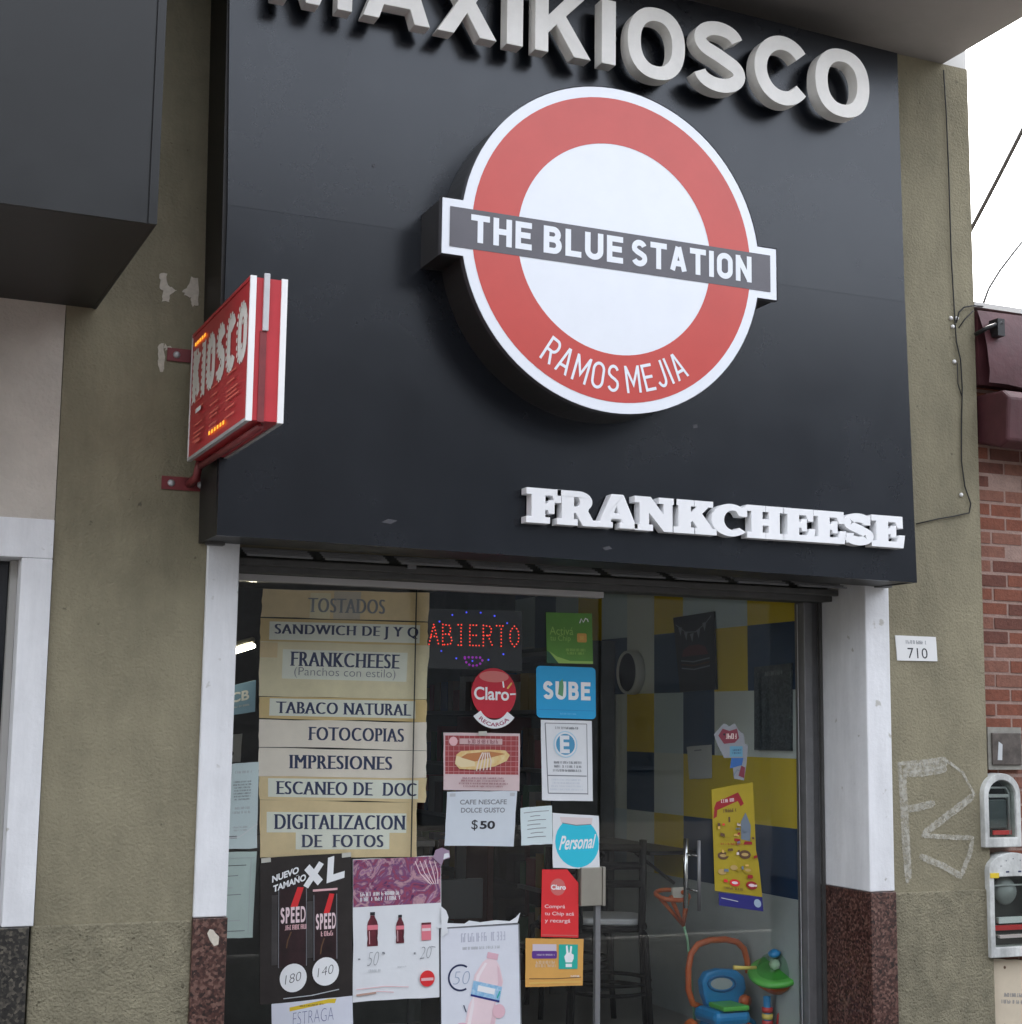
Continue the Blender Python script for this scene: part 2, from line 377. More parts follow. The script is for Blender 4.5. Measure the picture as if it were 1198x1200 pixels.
    def greek(s, part, u0, v0, u1, v1, rows, m, fill=.55, seed=1, centre=True, cw=.72):
        """rows of print too small to read"""
        rnd = random.Random(seed); s.k += 1; h = (v1-v0)/rows; mb = s._mb(part); cw0 = h*s.H/s.W*fill*cw
        q = lambda a, c, b, d: mb.add([s.pt(a,c,s.k), s.pt(b,c,s.k), s.pt(b,d,s.k), s.pt(a,d,s.k)], [[0,1,2,3]], m)
        for i in range(rows):
            vb = v1-(i+.5)*h; wd = (u1-u0)*rnd.uniform(.75, 1); hh = h*fill*.5
            a = (u0+u1)/2-wd/2 if centre else u0; e = a+wd; left = 0
            while a < e:
                if left <= 0: left = rnd.randint(3, 9); a += cw0*.6
                cw = cw0*rnd.uniform(.75, 1.1); t = cw*.27; k = rnd.random()
                if k < .85: q(a, vb-hh, a+t, vb+hh)
                if k > .25: q(a+cw*.55, vb-hh, a+cw*.55+t, vb+hh*(1 if k > .5 else .2))
                for lv in ((-1, -.78), (-.12, .12), (.78, 1)):
                    if rnd.random() < .5: q(a+t, vb+lv[0]*hh, a+cw*.55, vb+lv[1]*hh)
                a += cw; left -= 1
        return s
    def tape(s, *cs):
        for (u, v) in cs:
            du, dv = .022/s.W, .011/s.H; s.poly('tape', [(u-du,v-dv),(u+du,v-dv*.8),(u+du*.95,v+dv),(u-du*1.02,v+dv*.9)], mat('clear_tape',(.55,.54,.48),.25))
        return s
    def done(s):
        for k, mb in s.parts.items(): mb.build(k, s.o)
        return s.o

# ------------------------------------------------------------------ materials
M_olive = mat('olive_plaster', (.255,.228,.152), .92, var=.10, vscale=5, bump=.75, bscale=75, grime=((5,5,1.6),.15), spots=(30,.72,(.14,.125,.085)))
M_rough = mat('olive_roughcast', (.262,.236,.16), .95, var=.2, vscale=14, bump=1.6, bscale=80, grime=((3,3,2),.14), spots=(60,.66,(.13,.115,.075)))
M_white = mat('white_paint', (.76,.765,.78), .75, var=.05, vscale=5, bump=.2, bscale=45, grime=((6,6,.8),.10), spots=(14,.70,(.5,.49,.46)))
def granite(name, c1, c2, c3):
    m = mat(name, c1, .28, bump=0.03, bscale=200)
    t = m.node_tree; b = t.nodes['Principled BSDF']; tc = t.nodes.new('ShaderNodeTexCoord')
    v1 = t.nodes.new('ShaderNodeTexVoronoi'); v1.inputs['Scale'].default_value = 95; n1 = t.nodes.new('ShaderNodeTexNoise'); n1.inputs['Scale'].default_value = 60; n1.inputs['Detail'].default_value = 5
    t.links.new(tc.outputs['Object'], v1.inputs['Vector']); t.links.new(tc.outputs['Object'], n1.inputs['Vector'])
    cr = t.nodes.new('ShaderNodeValToRGB'); e = cr.color_ramp.elements; e[0].position = .2; e[0].color = (*c2, 1); e[1].position = .8; e[1].color = (*c3, 1); k = e.new(.5); k.color = (*c1, 1)
    ad = t.nodes.new('ShaderNodeMix'); ad.data_type = 'FLOAT'; ad.inputs[0].default_value = .5
    sp = t.nodes.new('ShaderNodeSeparateColor'); t.links.new(v1.outputs['Color'], sp.inputs[0]); t.links.new(sp.outputs[0], ad.inputs[2]); t.links.new(n1.outputs['Fac'], ad.inputs[3])
    t.links.new(ad.outputs[0], cr.inputs[0]); t.links.new(cr.outputs[0], b.inputs['Base Color'])
    return m
M_redgran = granite('red_granite', (.075,.032,.026), (.014,.010,.009), (.20,.115,.09))
M_blkgran = granite('black_granite', (.03,.028,.025), (.008,.008,.008), (.13,.115,.09))
M_fascia = mat('black_sheet_metal', (.004,.005,.0078), .27, var=.25, vscale=1.2, rvar=.05, bump=.05, bscale=.9, bdetail=0, ior=1.58)
M_fascia2 = mat('black_sheet_metal_lower', (.0036,.0047,.0076), .26, var=.25, vscale=1.2, rvar=.05, bump=.05, bscale=1.0, bdetail=0, ior=1.55)
for m_ in (M_fascia, M_fascia2): m_.node_tree.nodes['Principled BSDF'].inputs['Specular Tint'].default_value = (.90,.94,1,1)
M_return = mat('black_metal_return', (.014,.013,.013), .5, var=.2)
M_blackbox = mat('charcoal_box_paint', (.011,.012,.013), .4, var=.3, vscale=2, rvar=.06, bump=.06, bscale=1, bdetail=0, ior=1.45)
M_cream = mat('cream_letter_paint', (.84,.82,.78), .6, var=.06, vscale=9, bump=.06, bscale=60)
M_foam = mat('white_foam', (.86,.865,.875), .55, var=.03)
M_signwhite = mat('sign_white_vinyl', (.80,.83,.88), .22, var=.02)
M_signred = mat('sign_red_vinyl', (.55,.075,.062), .25, var=.06, vscale=3)
M_signgrey = mat('sign_grey_vinyl', (.105,.1,.115), .25, var=.08)
M_signside = mat('sign_dark_side', (.03,.028,.026), .3, ior=1.6)
M_alu = mat('aluminium', (.5,.5,.51), .45, .35, var=.1, vscale=12, rvar=.08)
M_aludark = mat('dull_aluminium', (.2,.2,.205), .45, .5, var=.12, vscale=10)
M_shut = mat('shutter_grey', (.075,.073,.07), .5, .2, var=.2, vscale=8)
M_black = mat('black_paint', (.012,.012,.013), .45)
M_rubber = mat('black_rubber', (.015,.015,.015), .7)
M_steel = mat('polished_steel', (.62,.62,.62), .2, 1.)
M_red = mat('red_sign_paint', (.5,.035,.045), .35, var=.1)
M_darkred = mat('dark_red_iron', (.19,.028,.032), .5, var=.25)
M_whitetrim = mat('white_trim', (.85,.84,.83), .45, var=.03)
M_stucco = mat('pale_pink_stucco', (.55,.5,.44), .95, var=.12, vscale=3, bump=.7, bscale=40, spots=(11,.70,(.28,.22,.17)))
M_bare = mat('bare_plaster', (.60,.55,.46), .95, var=.15, vscale=40)
M_slab = mat('grey_slab_paint', (.23,.215,.205), .9, var=.1, vscale=1.5, bump=.1)
M_upper = mat('pale_upper_wall', (.7,.69,.66), .9, var=.05)
M_glass = glass_mat('shop_glass', (.965,.975,.97), smear=.010)
M_clear = glass_mat('clear_plastic', (.7,.85,.75), rough=.05)
def paper(name, c, var=.05): return mat(name, c, .75, var=var, vscale=9, bump=.12, bscale=22)
K_kraft = paper('kraft_paper', (.74,.57,.32), .08)
K_kraft2 = paper('pale_kraft_paper', (.76,.67,.44), .08)
K_cream = paper('cream_paper', (.84,.75,.64), .05)
K_label = paper('label_paper', (.80,.80,.69), .03)
K_white = paper('white_paper', (.76,.78,.80), .03)
K_blue = paper('bluish_paper', (.66,.76,.77), .03)
I_black = mat('ink_black', (.02,.02,.025), .6)
I_navy = mat('ink_navy', (.02,.03,.09), .6)
I_grey = mat('ink_grey', (.22,.23,.25), .7)
I_pale = mat('ink_pale_grey', (.5,.52,.54), .7)
I_white = mat('ink_white', (.86,.87,.88), .5)
I_red = mat('ink_red', (.72,.03,.035), .4, var=.05)
I_darkred = mat('ink_dark_red', (.32,.015,.02), .45, var=.15)
I_pink = mat('ink_pink', (.8,.48,.5), .5)
I_palepink = mat('ink_pale_pink', (.84,.66,.69), .5, var=.05)
I_sky = mat('ink_sky_blue', (.02,.36,.68), .4)
I_cyan = mat('ink_cyan', (.03,.55,.72), .4)
I_green = mat('ink_green', (.10,.27,.04), .45, var=.12)
I_lime = mat('ink_lime', (.32,.52,.12), .45)
I_dkgreen = mat('ink_dark_green', (.02,.09,.05), .45)
I_orange = mat('ink_orange', (.68,.36,.09), .5, var=.08)
I_amber = mat('ink_amber', (.72,.46,.12), .5)
I_purple = mat('ink_purple', (.11,.035,.25), .5)
I_teal = mat('ink_teal', (.02,.42,.34), .5)
I_yellow = mat('ink_yellow', (.72,.52,.03), .5, var=.08)
I_bread = mat('ink_bread', (.72,.45,.15), .5, col2=(.8,.66,.36), vscale=30)
I_cola = mat('ink_cola', (.12,.015,.025), .5, var=.3, vscale=40)
I_darkblue = mat('ink_dark_blue', (.02,.03,.2), .5)
I_brown = mat('ink_brown', (.12,.06,.03), .6)

# ------------------------------------------------------------------ the setting
def structure(name, mb):
    o = mb.build(name); o['kind'] = 'structure'; return o
M_asph = mat('asphalt', (.04,.04,.042), .9, var=.2, vscale=20, bump=.5, bscale=120)
M_pave = mat('pavement_tile', (.085,.082,.078), .85, var=.15, vscale=8, bump=.2)
M_kerb = mat('kerb_stone', (.35,.34,.32), .85, var=.1)
M_soil = mat('ground_earth', (.16,.14,.11), .95, var=.2, vscale=.5)
structure('ground', MB().add([(-300,-300,-.17),(300,-300,-.17),(300,300,-.17),(-300,300,-.17)], [[0,1,2,3]], M_soil))
structure('road', MB().box((-60,-13.5,-.16),(60,-4.2,-.13), M_asph))
structure('pavement', MB().box((-60,-4.05,-.2),(60,.3,0), M_pave))
structure('kerb', MB().box((-60,-4.2,-.2),(60,-4.053,-.004), M_kerb))
structure('opposite_pavement', MB().box((-60,-17.5,-.2),(60,-13.5,0), M_pave))

# ------------------------------------------------------------------ the shop building
XL, XR = .812, 5.575                 # olive wall from end to end
PLx0, PLx1, PRx0, PRx1 = 1.438, 1.578, 4.805, 4.957   # white casings
ZG, ZD = .898, .889                  # top of granite, of the roughcast dado
ZS = 5.335                            # underside of the slab
shop = empty('shop_building', (3.2, .15, 0), 'olive plastered shop building with white door casings on red granite', 'building')
b = MB()
b.box((XL,0,ZD),(PLx0,.3,ZS), M_olive); b.box((PRx1,0,ZD),(XR,.3,ZS), M_olive); b.box((PLx0,0,2.47),(PRx1,.3,ZS), M_olive)
b.build('wall', shop)
for x0, x1 in ((XL-.012, PLx0), (PRx1, XR)): MB().box((x0,-.010,0),(x1,.29,ZD), M_rough).build('roughcast_dado', shop, bevel=.006)
for x0, x1 in ((PLx0, PLx1), (PRx0, PRx1)):
    c = MB().box((x0+.001,-.018,ZG),(x1-.001,YG+.03,2.46), M_white).build('door_casing', shop, bevel=.006)
    MB().box((x0-.002,-.026,0),(x1+(.002 if x0 < 3 else .001),YG+.03,ZG-.002), M_redgran).build('granite_base', c, bevel=.003)
sl = MB().box((-1.5,-1.05,ZS),(5.405,.31,ZS+.25), M_slab); sl.build('balcony_slab', shop)
MB().box((-1.5,.02,ZS+.252),(XR-.005,.3,8.5), M_upper).box((5.408,.005,ZS-.02),(XR-.003,.3,ZS+.25), M_upper).build('upper_wall', shop)
# bare plaster where paint came off
b = MB()
def wp(pts):
    out = []
    for a, c in zip(pts, pts[1:]+pts[:1]):
        for k in range(4): f = k/4; out.append((a[0]+(c[0]-a[0])*f+(random.uniform(-1.6,1.6) if k else 0), a[1]+(c[1]-a[1])*f+(random.uniform(-1.6,1.6) if k else 0)))
    return [(P(x,y,-.003).x, P(x,y,-.003).z) for x, y in out]
def wp_old(pts): return [(P(x,y,-.003).x, P(x,y,-.003).z) for x, y in pts]
def crop(pts, ox, oy, s): return [(ox+x/s, oy+y/s) for x, y in pts]
for pts in (crop([(560,962),(588,960),(590,1000),(622,1018),(600,1032),(595,1060),(568,1060),(574,1020),(560,1008)],0,0,2.995),
            crop([(640,1025),(658,1005),(672,970),(695,975),(697,1072),(676,1075),(672,1042),(650,1035)],0,0,2.995),
            crop([(82,350),(98,345),(100,440),(85,448),(80,400)],160,290,3.077), crop([(102,345),(128,362),(126,372),(103,372)],160,290,3.077)):
    MB().wallpoly(wp(pts)[::-1], -.003, .002, M_bare).build('bare_patch', shop)
b = MB(); b.wallpoly([(P(x,y,-.028).x, P(x,y,-.028).z) for x, y in [(243,1094),(246,1089),(250,1090),(253,1094),(257,1098),(256,1107),(251,1109),(246,1102)]][::-1], -.0275, .0012, M_bare)
b.build('bare_patch', shop)
M_spray = spray_mat('white_spray_paint', (.60,.58,.51), .46, 38)
b = MB(); kk = 0
def stroke(b, pts, wd, Y, m):
    q0 = [P(x, y, Y) for x, y in pts]; q = []
    for a, c in zip(q0, q0[1:]):
        k = max(2, int((c-a).length/.006)); q += [a.lerp(c, i/k) for i in range(k)]
    q.append(q0[-1]); L = []; Rr = []
    for i, p in enumerate(q):
        d = q[min(i+4, len(q)-1)]-q[max(i-4, 0)]; d.normalize(); e_ = min(1, .55+.12*min(i, len(q)-1-i)); n = Vector((-d.z, 0, d.x))*wd/2*e_
        L.append(p+n*(1+random.uniform(-.16,.16))); Rr.append(p-n*(1+random.uniform(-.16,.16)))
    v = []; f = []
    for i in range(len(q)):
        v += [L[i], Rr[i]]
        if i: f.append([2*i-2, 2*i-1, 2*i+1, 2*i])
    b.add(v, f, m)
for pts, wd in (([(1054,893),(1057,930),(1060,990),(1064,1035)],.024), ([(1054,895),(1080,893),(1109,889)],.02), ([(1062,907),(1085,906),(1110,901)],.03),
                ([(1060,901),(1085,899),(1110,894)],.04), ([(1060,900),(1063,960),(1067,1030)],.02), ([(1108,890),(1128,905),(1143,932)],.014), ([(1062,948),(1078,946),(1096,941)],.034), ([(1142,932),(1112,955),(1082,978)],.034), ([(1080,979),(1110,981),(1142,982)],.022),
                ([(1140,984),(1137,1000),(1127,1026)],.026), ([(1128,1028),(1108,1016),(1078,1003)],.03)):
    kk += 1; stroke(b, pts, wd*1.12, (-.0035 if min(P(x,y,0).z for x, y in pts) > ZD+.02 else -.0135)-kk*.0003, M_spray)
b.build('spray_graffiti', shop)
# small iron tabs under the fascia
for px, py in ((252,636),(1034,686)):
    q = P(px, py, -.04); MB().box((q.x-.04,-.075,q.z-.012),(q.x+.035,-.0265,q.z+.012), M_shut).build('iron_tab', shop)

# interior of the shop, parts of the same building
XT = 4.725
M_pale1 = mat('block_pale_grey', (.62,.68,.66), .6); M_pale2 = mat('block_pale_blue', (.52,.64,.70), .6)
M_yell = mat('block_yellow', (.66,.50,.02), .6); M_navy = mat('block_navy', (.010,.04,.10), .55)
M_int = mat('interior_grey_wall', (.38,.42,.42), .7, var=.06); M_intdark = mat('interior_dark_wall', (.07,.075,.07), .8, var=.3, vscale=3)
cols = [PX(px, 850, XT).y for px in (930,877,838,798,765,735,705)]
d = (cols[6]-cols[1])/5; cols = [YG+.06]+[cols[1]+d*i for i in range(0,14)]
zr = {}
zA = PX(765, 744, XT).z; zE = PX(900, 1048, XT).z; hrow = (zA-zE)/4
rows = [zA+hrow*2, zA+hrow] + [zA-hrow*i for i in range(5)]
# columns from the glass inwards, rows from the top
G = ["yppyppnypn","yppypbypnp","nypnppnypn"[:0] or "nynnpnypnp","ppnpyppnyp","yyypnpypnp","nnnyppnypp"]
GM = {'y':M_yell,'p':M_pale1,'b':M_pale2,'n':M_navy}
b = MB(); rnd = random.Random(3)
for r in range(6):
    for c in range(10):
        ch = G[r][c]; y0, y1 = cols[c], cols[c+1]; z1, z0 = rows[r], rows[r+1]
        b.add([(XT,y1,z0),(XT,y0,z0),(XT,y0,z1),(XT,y1,z1)], [[0,1,2,3]], GM[ch] if not (ch == 'p' and rnd.random() < .4) else M_pale2)
b.build('colour_block_wall', shop)
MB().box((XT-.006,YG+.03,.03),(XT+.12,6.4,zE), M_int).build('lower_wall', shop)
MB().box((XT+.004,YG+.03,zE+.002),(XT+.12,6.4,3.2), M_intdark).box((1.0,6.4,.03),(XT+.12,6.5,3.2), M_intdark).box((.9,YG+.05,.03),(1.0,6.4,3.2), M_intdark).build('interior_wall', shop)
M_ceil = mat('interior_ceiling', (.45,.44,.38), .8); M_flr = mat('interior_floor', (.22,.21,.2), .35, var=.1)
MB().box((.9,YG-.1,2.82),(XT+.12,6.5,2.92), M_ceil).build('ceiling', shop)
MB().box((.9,.2,-.1),(XT+.12,6.5,.03), M_flr).build('interior_floor', shop)
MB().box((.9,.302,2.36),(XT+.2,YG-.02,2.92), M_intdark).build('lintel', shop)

# ------------------------------------------------------------------ roller shutter and glass front
zt = lambda px, py, Y: P(px, py, Y).z
rs = empty('roller_shutter', (3.19, .2, 2.3), 'grey roller shutter wound up above the glass shop front', 'shutter')
zq = P(484,672,.20).z; zq2 = P(484,680,.255).z
b = MB(); b.box((PLx1+.004,.20,zq),(PRx0-.004,.235,zq+.032), M_shut); b.box((PLx1+.004,.255,zq2),(PRx0-.004,.30,zq2+.04), M_shut); b.build('bottom_bar', rs, bevel=.004)
for i in range(4):
    pts = [(0,0),(.012,.012),(.016,.026),(.010,.040),(0,.05)]
    b = MB(); z0 = 2.374+i*.0; x0, x1 = PLx1+.02, PRx0-.02
    n = 9; step = (x1-x0)/n
    for k in range(n):
        a0 = x0+k*step+.03; a1 = x0+(k+1)*step-.03
        b.box((a0, .06+i*.03, zq+.026+.012*i),(a1, .076+i*.03, zq+.034+.012*i), M_aludark)
    b.build('slat', rs)
MB().tube([(x0-.01,.16,zq+.2),(x1+.01,.16,zq+.2)], .075, M_shut, 16).build('roll', rs)
for x in (PRx0-.018, PLx1+.004): MB().box((x,.352,.03),(x+.014,.372,2.36), M_shut).build('guide_rail', rs)
q = P(484, 664, .2); MB().box((q.x-.03,.185,q.z-.012),(q.x+.012,.199,q.z+.010), M_aludark).build('lift_handle', rs)

gf = empty('glass_shop_front', (3.19, YG, 0), 'glass shop front with grey aluminium frame and a glass door', 'shop front')
xs = P(703, 900, YG).x; xd = P(936, 900, YG).x; xj = P(485, 850, YG).x
zh0 = zt(490, 691, YG); zh1 = zh0+.036; ztop = 2.362
MB().box((PLx1,YG-.045,zh0),(xs-.004,YG+.03,zh1), mat('pale_grey_rail',(.52,.50,.49),.45,var=.05)).build('header_rail', gf, bevel=.002)
MB().box((PLx1,YG-.02,zh1+.001),(xs-.004,YG+.03,ztop), M_shut).box((xs-.003,YG-.025,zh0+.03),(PRx0-.002,YG+.03,ztop), M_shut).build('header', gf)
MB().box((xd+.012,YG-.05,.03),(PRx0-.05,YG+.04,zh0+.03), M_aludark).box((PRx0-.048,YG-.03,.03),(PRx0-.002,YG+.04,zh0+.03), M_aludark).build('jamb', gf, bevel=.004)
MB().box((PLx1+.001,YG-.004,.1),(xj-.002,YG+.004,zh0-.001), M_glass).build('pane', gf)
MB().box((xj+.002,YG-.004,.1),(xs-.012,YG+.004,zh0-.001), M_glass).build('pane', gf)
MB().box((xj-.0018,YG-.0045,.1),(xj+.0018,YG+.0045,zh0-.001), M_rubber).build('pane_joint', gf)
MB().box((PLx1+.001,YG-.03,.03),(xs-.012,YG+.03,.098), M_alu).build('sill_rail', gf)
dr = MB().box((xs+.006,YG-.004,.06),(xd+.006,YG+.004,zh0+.024), M_glass).build('glass_door', gf)
a = P(811, 985, YG-.05); c = P(812, 1064, YG-.05)
b = MB()
xh = P(811,1020,YG+.0).x; z0h, z1h = P(812,1066,YG).z, P(811,984,YG).z
b.tube([(xh,YG+.06,z0h),(xh,YG+.06,z1h)], .0125, M_steel, 12)
b.build('handle', dr)
b = MB(); xo = xh
b.tube([(xo,YG-.07,z0h),(xo,YG-.07,z1h)], .009, M_aludark, 12)
for f in (.22, .72): b.tube([(xo,YG-.07,z0h+(z1h-z0h)*(1-f)),(xo,YG+.06,z0h+(z1h-z0h)*(1-f))], .006, M_steel, 8)
b.build('handle', dr)
q0, q1 = P(681,1017,YG-.02), P(709,1061,YG-.02)
M_lock = mat('lock_patch_metal', (.34,.32,.27), .4, .5, var=.08)
MB().box((q0.x,YG-.026,q1.z),(q1.x-.018,YG+.02,q0.z), M_lock).box((q1.x-.016,YG-.03,q1.z-.002),(q1.x,YG+.02,q0.z+.002), M_lock).build('lock_case', gf, bevel=.003)
q = P(701,1100,YG-.012); MB().box((q.x-.014,YG-.014,.06),(q.x+.012,YG+.012,q1.z-.001), mat('door_edge_strip',(.21,.21,.215),.4,.3)).build('edge_strip', gf)
MB().box((xd-.002,YG-.006,.06),(xd+.0025,YG-.0042,zh0+.02), M_alu).build('edge_strip', gf)

# ------------------------------------------------------------------ black fascia
zb = (P(254,627,YB).z+P(1075,683,YB).z)/2
fa = empty('fascia', ((P(254,627,YB).x+P(1075,683,YB).x)/2, YB, zb), 'large glossy black metal fascia over the glass shop front', 'fascia')
A = [P(254,627,YB), P(1075,683,YB)]
sL, sR = P(267,240,YB), P(1061,354,YB)
tR = P(1052,62,YB); tL = P(860,3,YB); sl_ = (tR.z-tL.z)/(tR.x-tL.x)
TL = Vector((P(270,-120,YB).x, YB, tL.z+.02)); TR_ = Vector((tR.x, YB, tR.z))
def slabpoly(pts, Y, th, m): return MB().prism([(x,Y,z) for x, z in pts], [(x,Y+th,z) for x, z in pts], m)
slabpoly([(A[0].x,A[0].z),(A[1].x,A[1].z),(sR.x,sR.z-.0008),(sL.x,sL.z-.0008)], YB, .02, M_fascia2).build('lower_panel', fa)
slabpoly([(sL.x,sL.z+.0008),(sR.x,sR.z+.0008),(TR_.x,TR_.z),(TL.x,TL.z)], YB+.002, .018, M_fascia).build('upper_panel', fa)
# returns: left side, right side, underside, top
def quadbox(a, b_, c, d_, n, m):
    n = Vector(n); return MB().prism([a,b_,c,d_], [Vector(p)+n for p in (a,b_,c,d_)], m)
e = .0205
for pts in ([(447,612),(455,608),(466,610),(458,614)],[(706,642),(714,640),(718,643),(710,645)],[(812,498),(817,497),(818,501),(813,502)],[(436,193),(439,192),(440,195),(437,196)],[(905,628),(912,627),(914,630),(907,631)]):
    MB().wallpoly([(P(x,y,YB-.0006).x,P(x,y,YB-.0006).z) for x, y in pts][::-1], YB-.0006, .0004, mat('scuffed_metal',(.05,.05,.058),.5)).build('scuff', fa)
quadbox((A[0].x,-.001,A[0].z),(A[0].x,YB+e,A[0].z),(TL.x,YB+e,TL.z),(TL.x,-.001,TL.z), (.02,0,0), M_return).build('side_return', fa)
quadbox((A[1].x,-.001,A[1].z),(A[1].x,YB+e,A[1].z),(TR_.x,YB+e,TR_.z),(TR_.x,-.001,TR_.z), (-.02,0,0), M_return).build('side_return', fa)
quadbox((A[0].x+.021,YB+e,A[0].z+.004),(A[1].x-.021,YB+e,A[1].z+.004),(A[1].x-.021,-.03,A[1].z+.004),(A[0].x+.021,-.03,A[0].z+.004), (0,0,.02), M_return).build('underside', fa)
quadbox((TL.x+.021,YB+e,TL.z-.03),(TR_.x-.021,YB+e,TR_.z-.02),(TR_.x-.021,-.03,TR_.z-.02),(TL.x+.021,-.03,TL.z-.03), (0,0,-.02), M_return).build('top_cover', fa)

# raised cream letters, drawn as outlines
def fill2d(loops, off=0.):
    cu = bpy.data.curves.new("t", 'CURVE'); cu.dimensions = '2D'; cu.fill_mode = 'BOTH'; cu.offset = off
    for lp in loops:
        sp = cu.splines.new('POLY'); sp.points.add(len(lp)-1)
        for i, (x, y) in enumerate(lp): sp.points[i].co = (x, y, 0, 1)
        sp.use_cyclic_u = True
    ob = bpy.data.objects.new("t", cu); COL.objects.link(ob)
    dg = bpy.context.evaluated_depsgraph_get(); dg.update()
    me = bpy.data.meshes.new_from_object(ob.evaluated_get(dg)); bm = bmesh.new(); bm.from_mesh(me); bmesh.ops.remove_doubles(bm, verts=bm.verts, dist=1e-5); bm.verts.index_update()
    V = [(v.co.x, v.co.y) for v in bm.verts]; out = []
    for f in bm.faces:
        f = [v.index for v in f.verts]; a = sum(V[f[i-1]][0]*V[f[i]][1]-V[f[i]][0]*V[f[i-1]][1] for i in range(len(f))); out.append(f if a > 0 else f[::-1])
    bm.free(); bpy.data.objects.remove(ob); bpy.data.curves.remove(cu); bpy.data.meshes.remove(me)
    return V, out, []
def thick(pts, t):
    L = []; Rr = []
    for i, p in enumerate(pts):
        a, b_ = pts[max(i-1, 0)], pts[min(i+1, len(pts)-1)]; dx, dy = b_[0]-a[0], b_[1]-a[1]; l = math.hypot(dx, dy)
        L.append((p[0]-dy/l*t/2, p[1]+dx/l*t/2)); Rr.append((p[0]+dy/l*t/2, p[1]-dx/l*t/2))
    return L+Rr[::-1]
def ell(cx, cy, rx, ry, a0, a1, n=28): return [(cx+rx*math.cos(R(a0+(a1-a0)*i/n)), cy+ry*math.sin(R(a0+(a1-a0)*i/n))) for i in range(n+1)]
def sup(cx, cy, rx, ry, e_=2.25, n=56):
    f = lambda c: math.copysign(abs(c)**(2/e_), c)
    return [(cx+rx*f(math.cos(2*math.pi*i/n)), cy+ry*f(math.sin(2*math.pi*i/n))) for i in range(n)]
SANS = {'I': [[(0,0),(.21,0),(.21,1),(0,1)]],
 'M': [[(0,0),(.20,0),(.20,.70),(.44,0),(.62,0),(.86,.70),(.86,0),(1.06,0),(1.06,1),(.76,1),(.53,.32),(.30,1),(0,1)]],
 'A': [[(0,0),(.225,0),(.29,.21),(.66,.21),(.725,0),(.95,0),(.60,1),(.35,1)], [(.35,.385),(.60,.385),(.475,.78)]],
 'X': [[(0,0),(.25,0),(.445,.335),(.64,0),(.90,0),(.575,.515),(.875,1),(.63,1),(.45,.69),(.27,1),(.02,1),(.32,.515)]],
 'K': [[(0,0),(.21,0),(.21,.30),(.335,.44),(.62,0),(.89,0),(.485,.60),(.86,1),(.59,1),(.21,.57),(.21,1),(0,1)]],
 'O': [sup(.5,.5,.5,.5), sup(.5,.5,.275,.315)[::-1]],
 'C': [thick(ell(.5,.5,.385,.41,38,322,44), .21)],
 'S': [thick(ell(.45,.725,.315,.18,12,232,22)+[(.45,.515)]+ell(.46,.275,.335,.185,52,-172,22), .20)]}
def letter3d(ch, x0, x1, z0, z1, Yf, depth, m, parent, bold, name='letter'):
    V, Fc, B = fill2d(SANS[ch]); a, b_, c, d_ = bbox(V)
    pts = [(x0+(x1-x0)*(x-a)/(c-a), z0+(z1-z0)*(y-b_)/(d_-b_)) for x, y in V]
    n = len(pts); mb = MB()
    F_ = [list(f) for f in Fc]+[[i+n for i in f][::-1] for f in Fc]
    cnt = {}
    for f in Fc:
        for i in range(len(f)): cnt[(f[i], f[(i+1) % len(f)])] = 1
    for (i, j) in cnt:
        if (j, i) not in cnt: F_.append([i, i+n, j+n, j])
    mb.add([(x,Yf,z) for x, z in pts]+[(x,Yf+depth,z) for x, z in pts], F_, m)
    return mb.build(name, parent, bevel=.003)
YM = YB-.125
def ext(px0, px1, py): return P(px0, py, YM).x, P(px1, py, YM).x
base = (P(505,32,YM).z+P(613,55.5,YM).z+P(721,76.5,YM).z)/3
ztopO = (P(979,57,YM).z+P(907,40,YM).z+P(836,22,YM).z)/3; zbotO = (P(992,139,YM).z+P(918,122,YM).z+P(848,108,YM).z)/3
ov = .012; capz = ztopO-ov
wd1 = empty('sign_lettering', ((P(321,5,YM).x+P(1019,100,YM).x)/2, YM, base), 'row of raised cream capitals across the top of the black fascia', 'lettering')
for ch, a, b_, py in (('M',319,413,5),('A',426,505,0),('X',513,583,10),('I',594.5,613.5,15),('K',627.5,693,30),('I',705.5,722,40),('O',736,803,45),('S',814,873.5,65),('C',884.5,944.5,80),('O',956,1019,98)):
    x0, x1 = ext(a, b_, py); rd = ch in 'OSC'
    letter3d(ch, x0, x1, (zbotO if rd else base), (ztopO if rd else capz), YM, .075, M_cream, wd1, .042)
for x in (.3, .7): pass

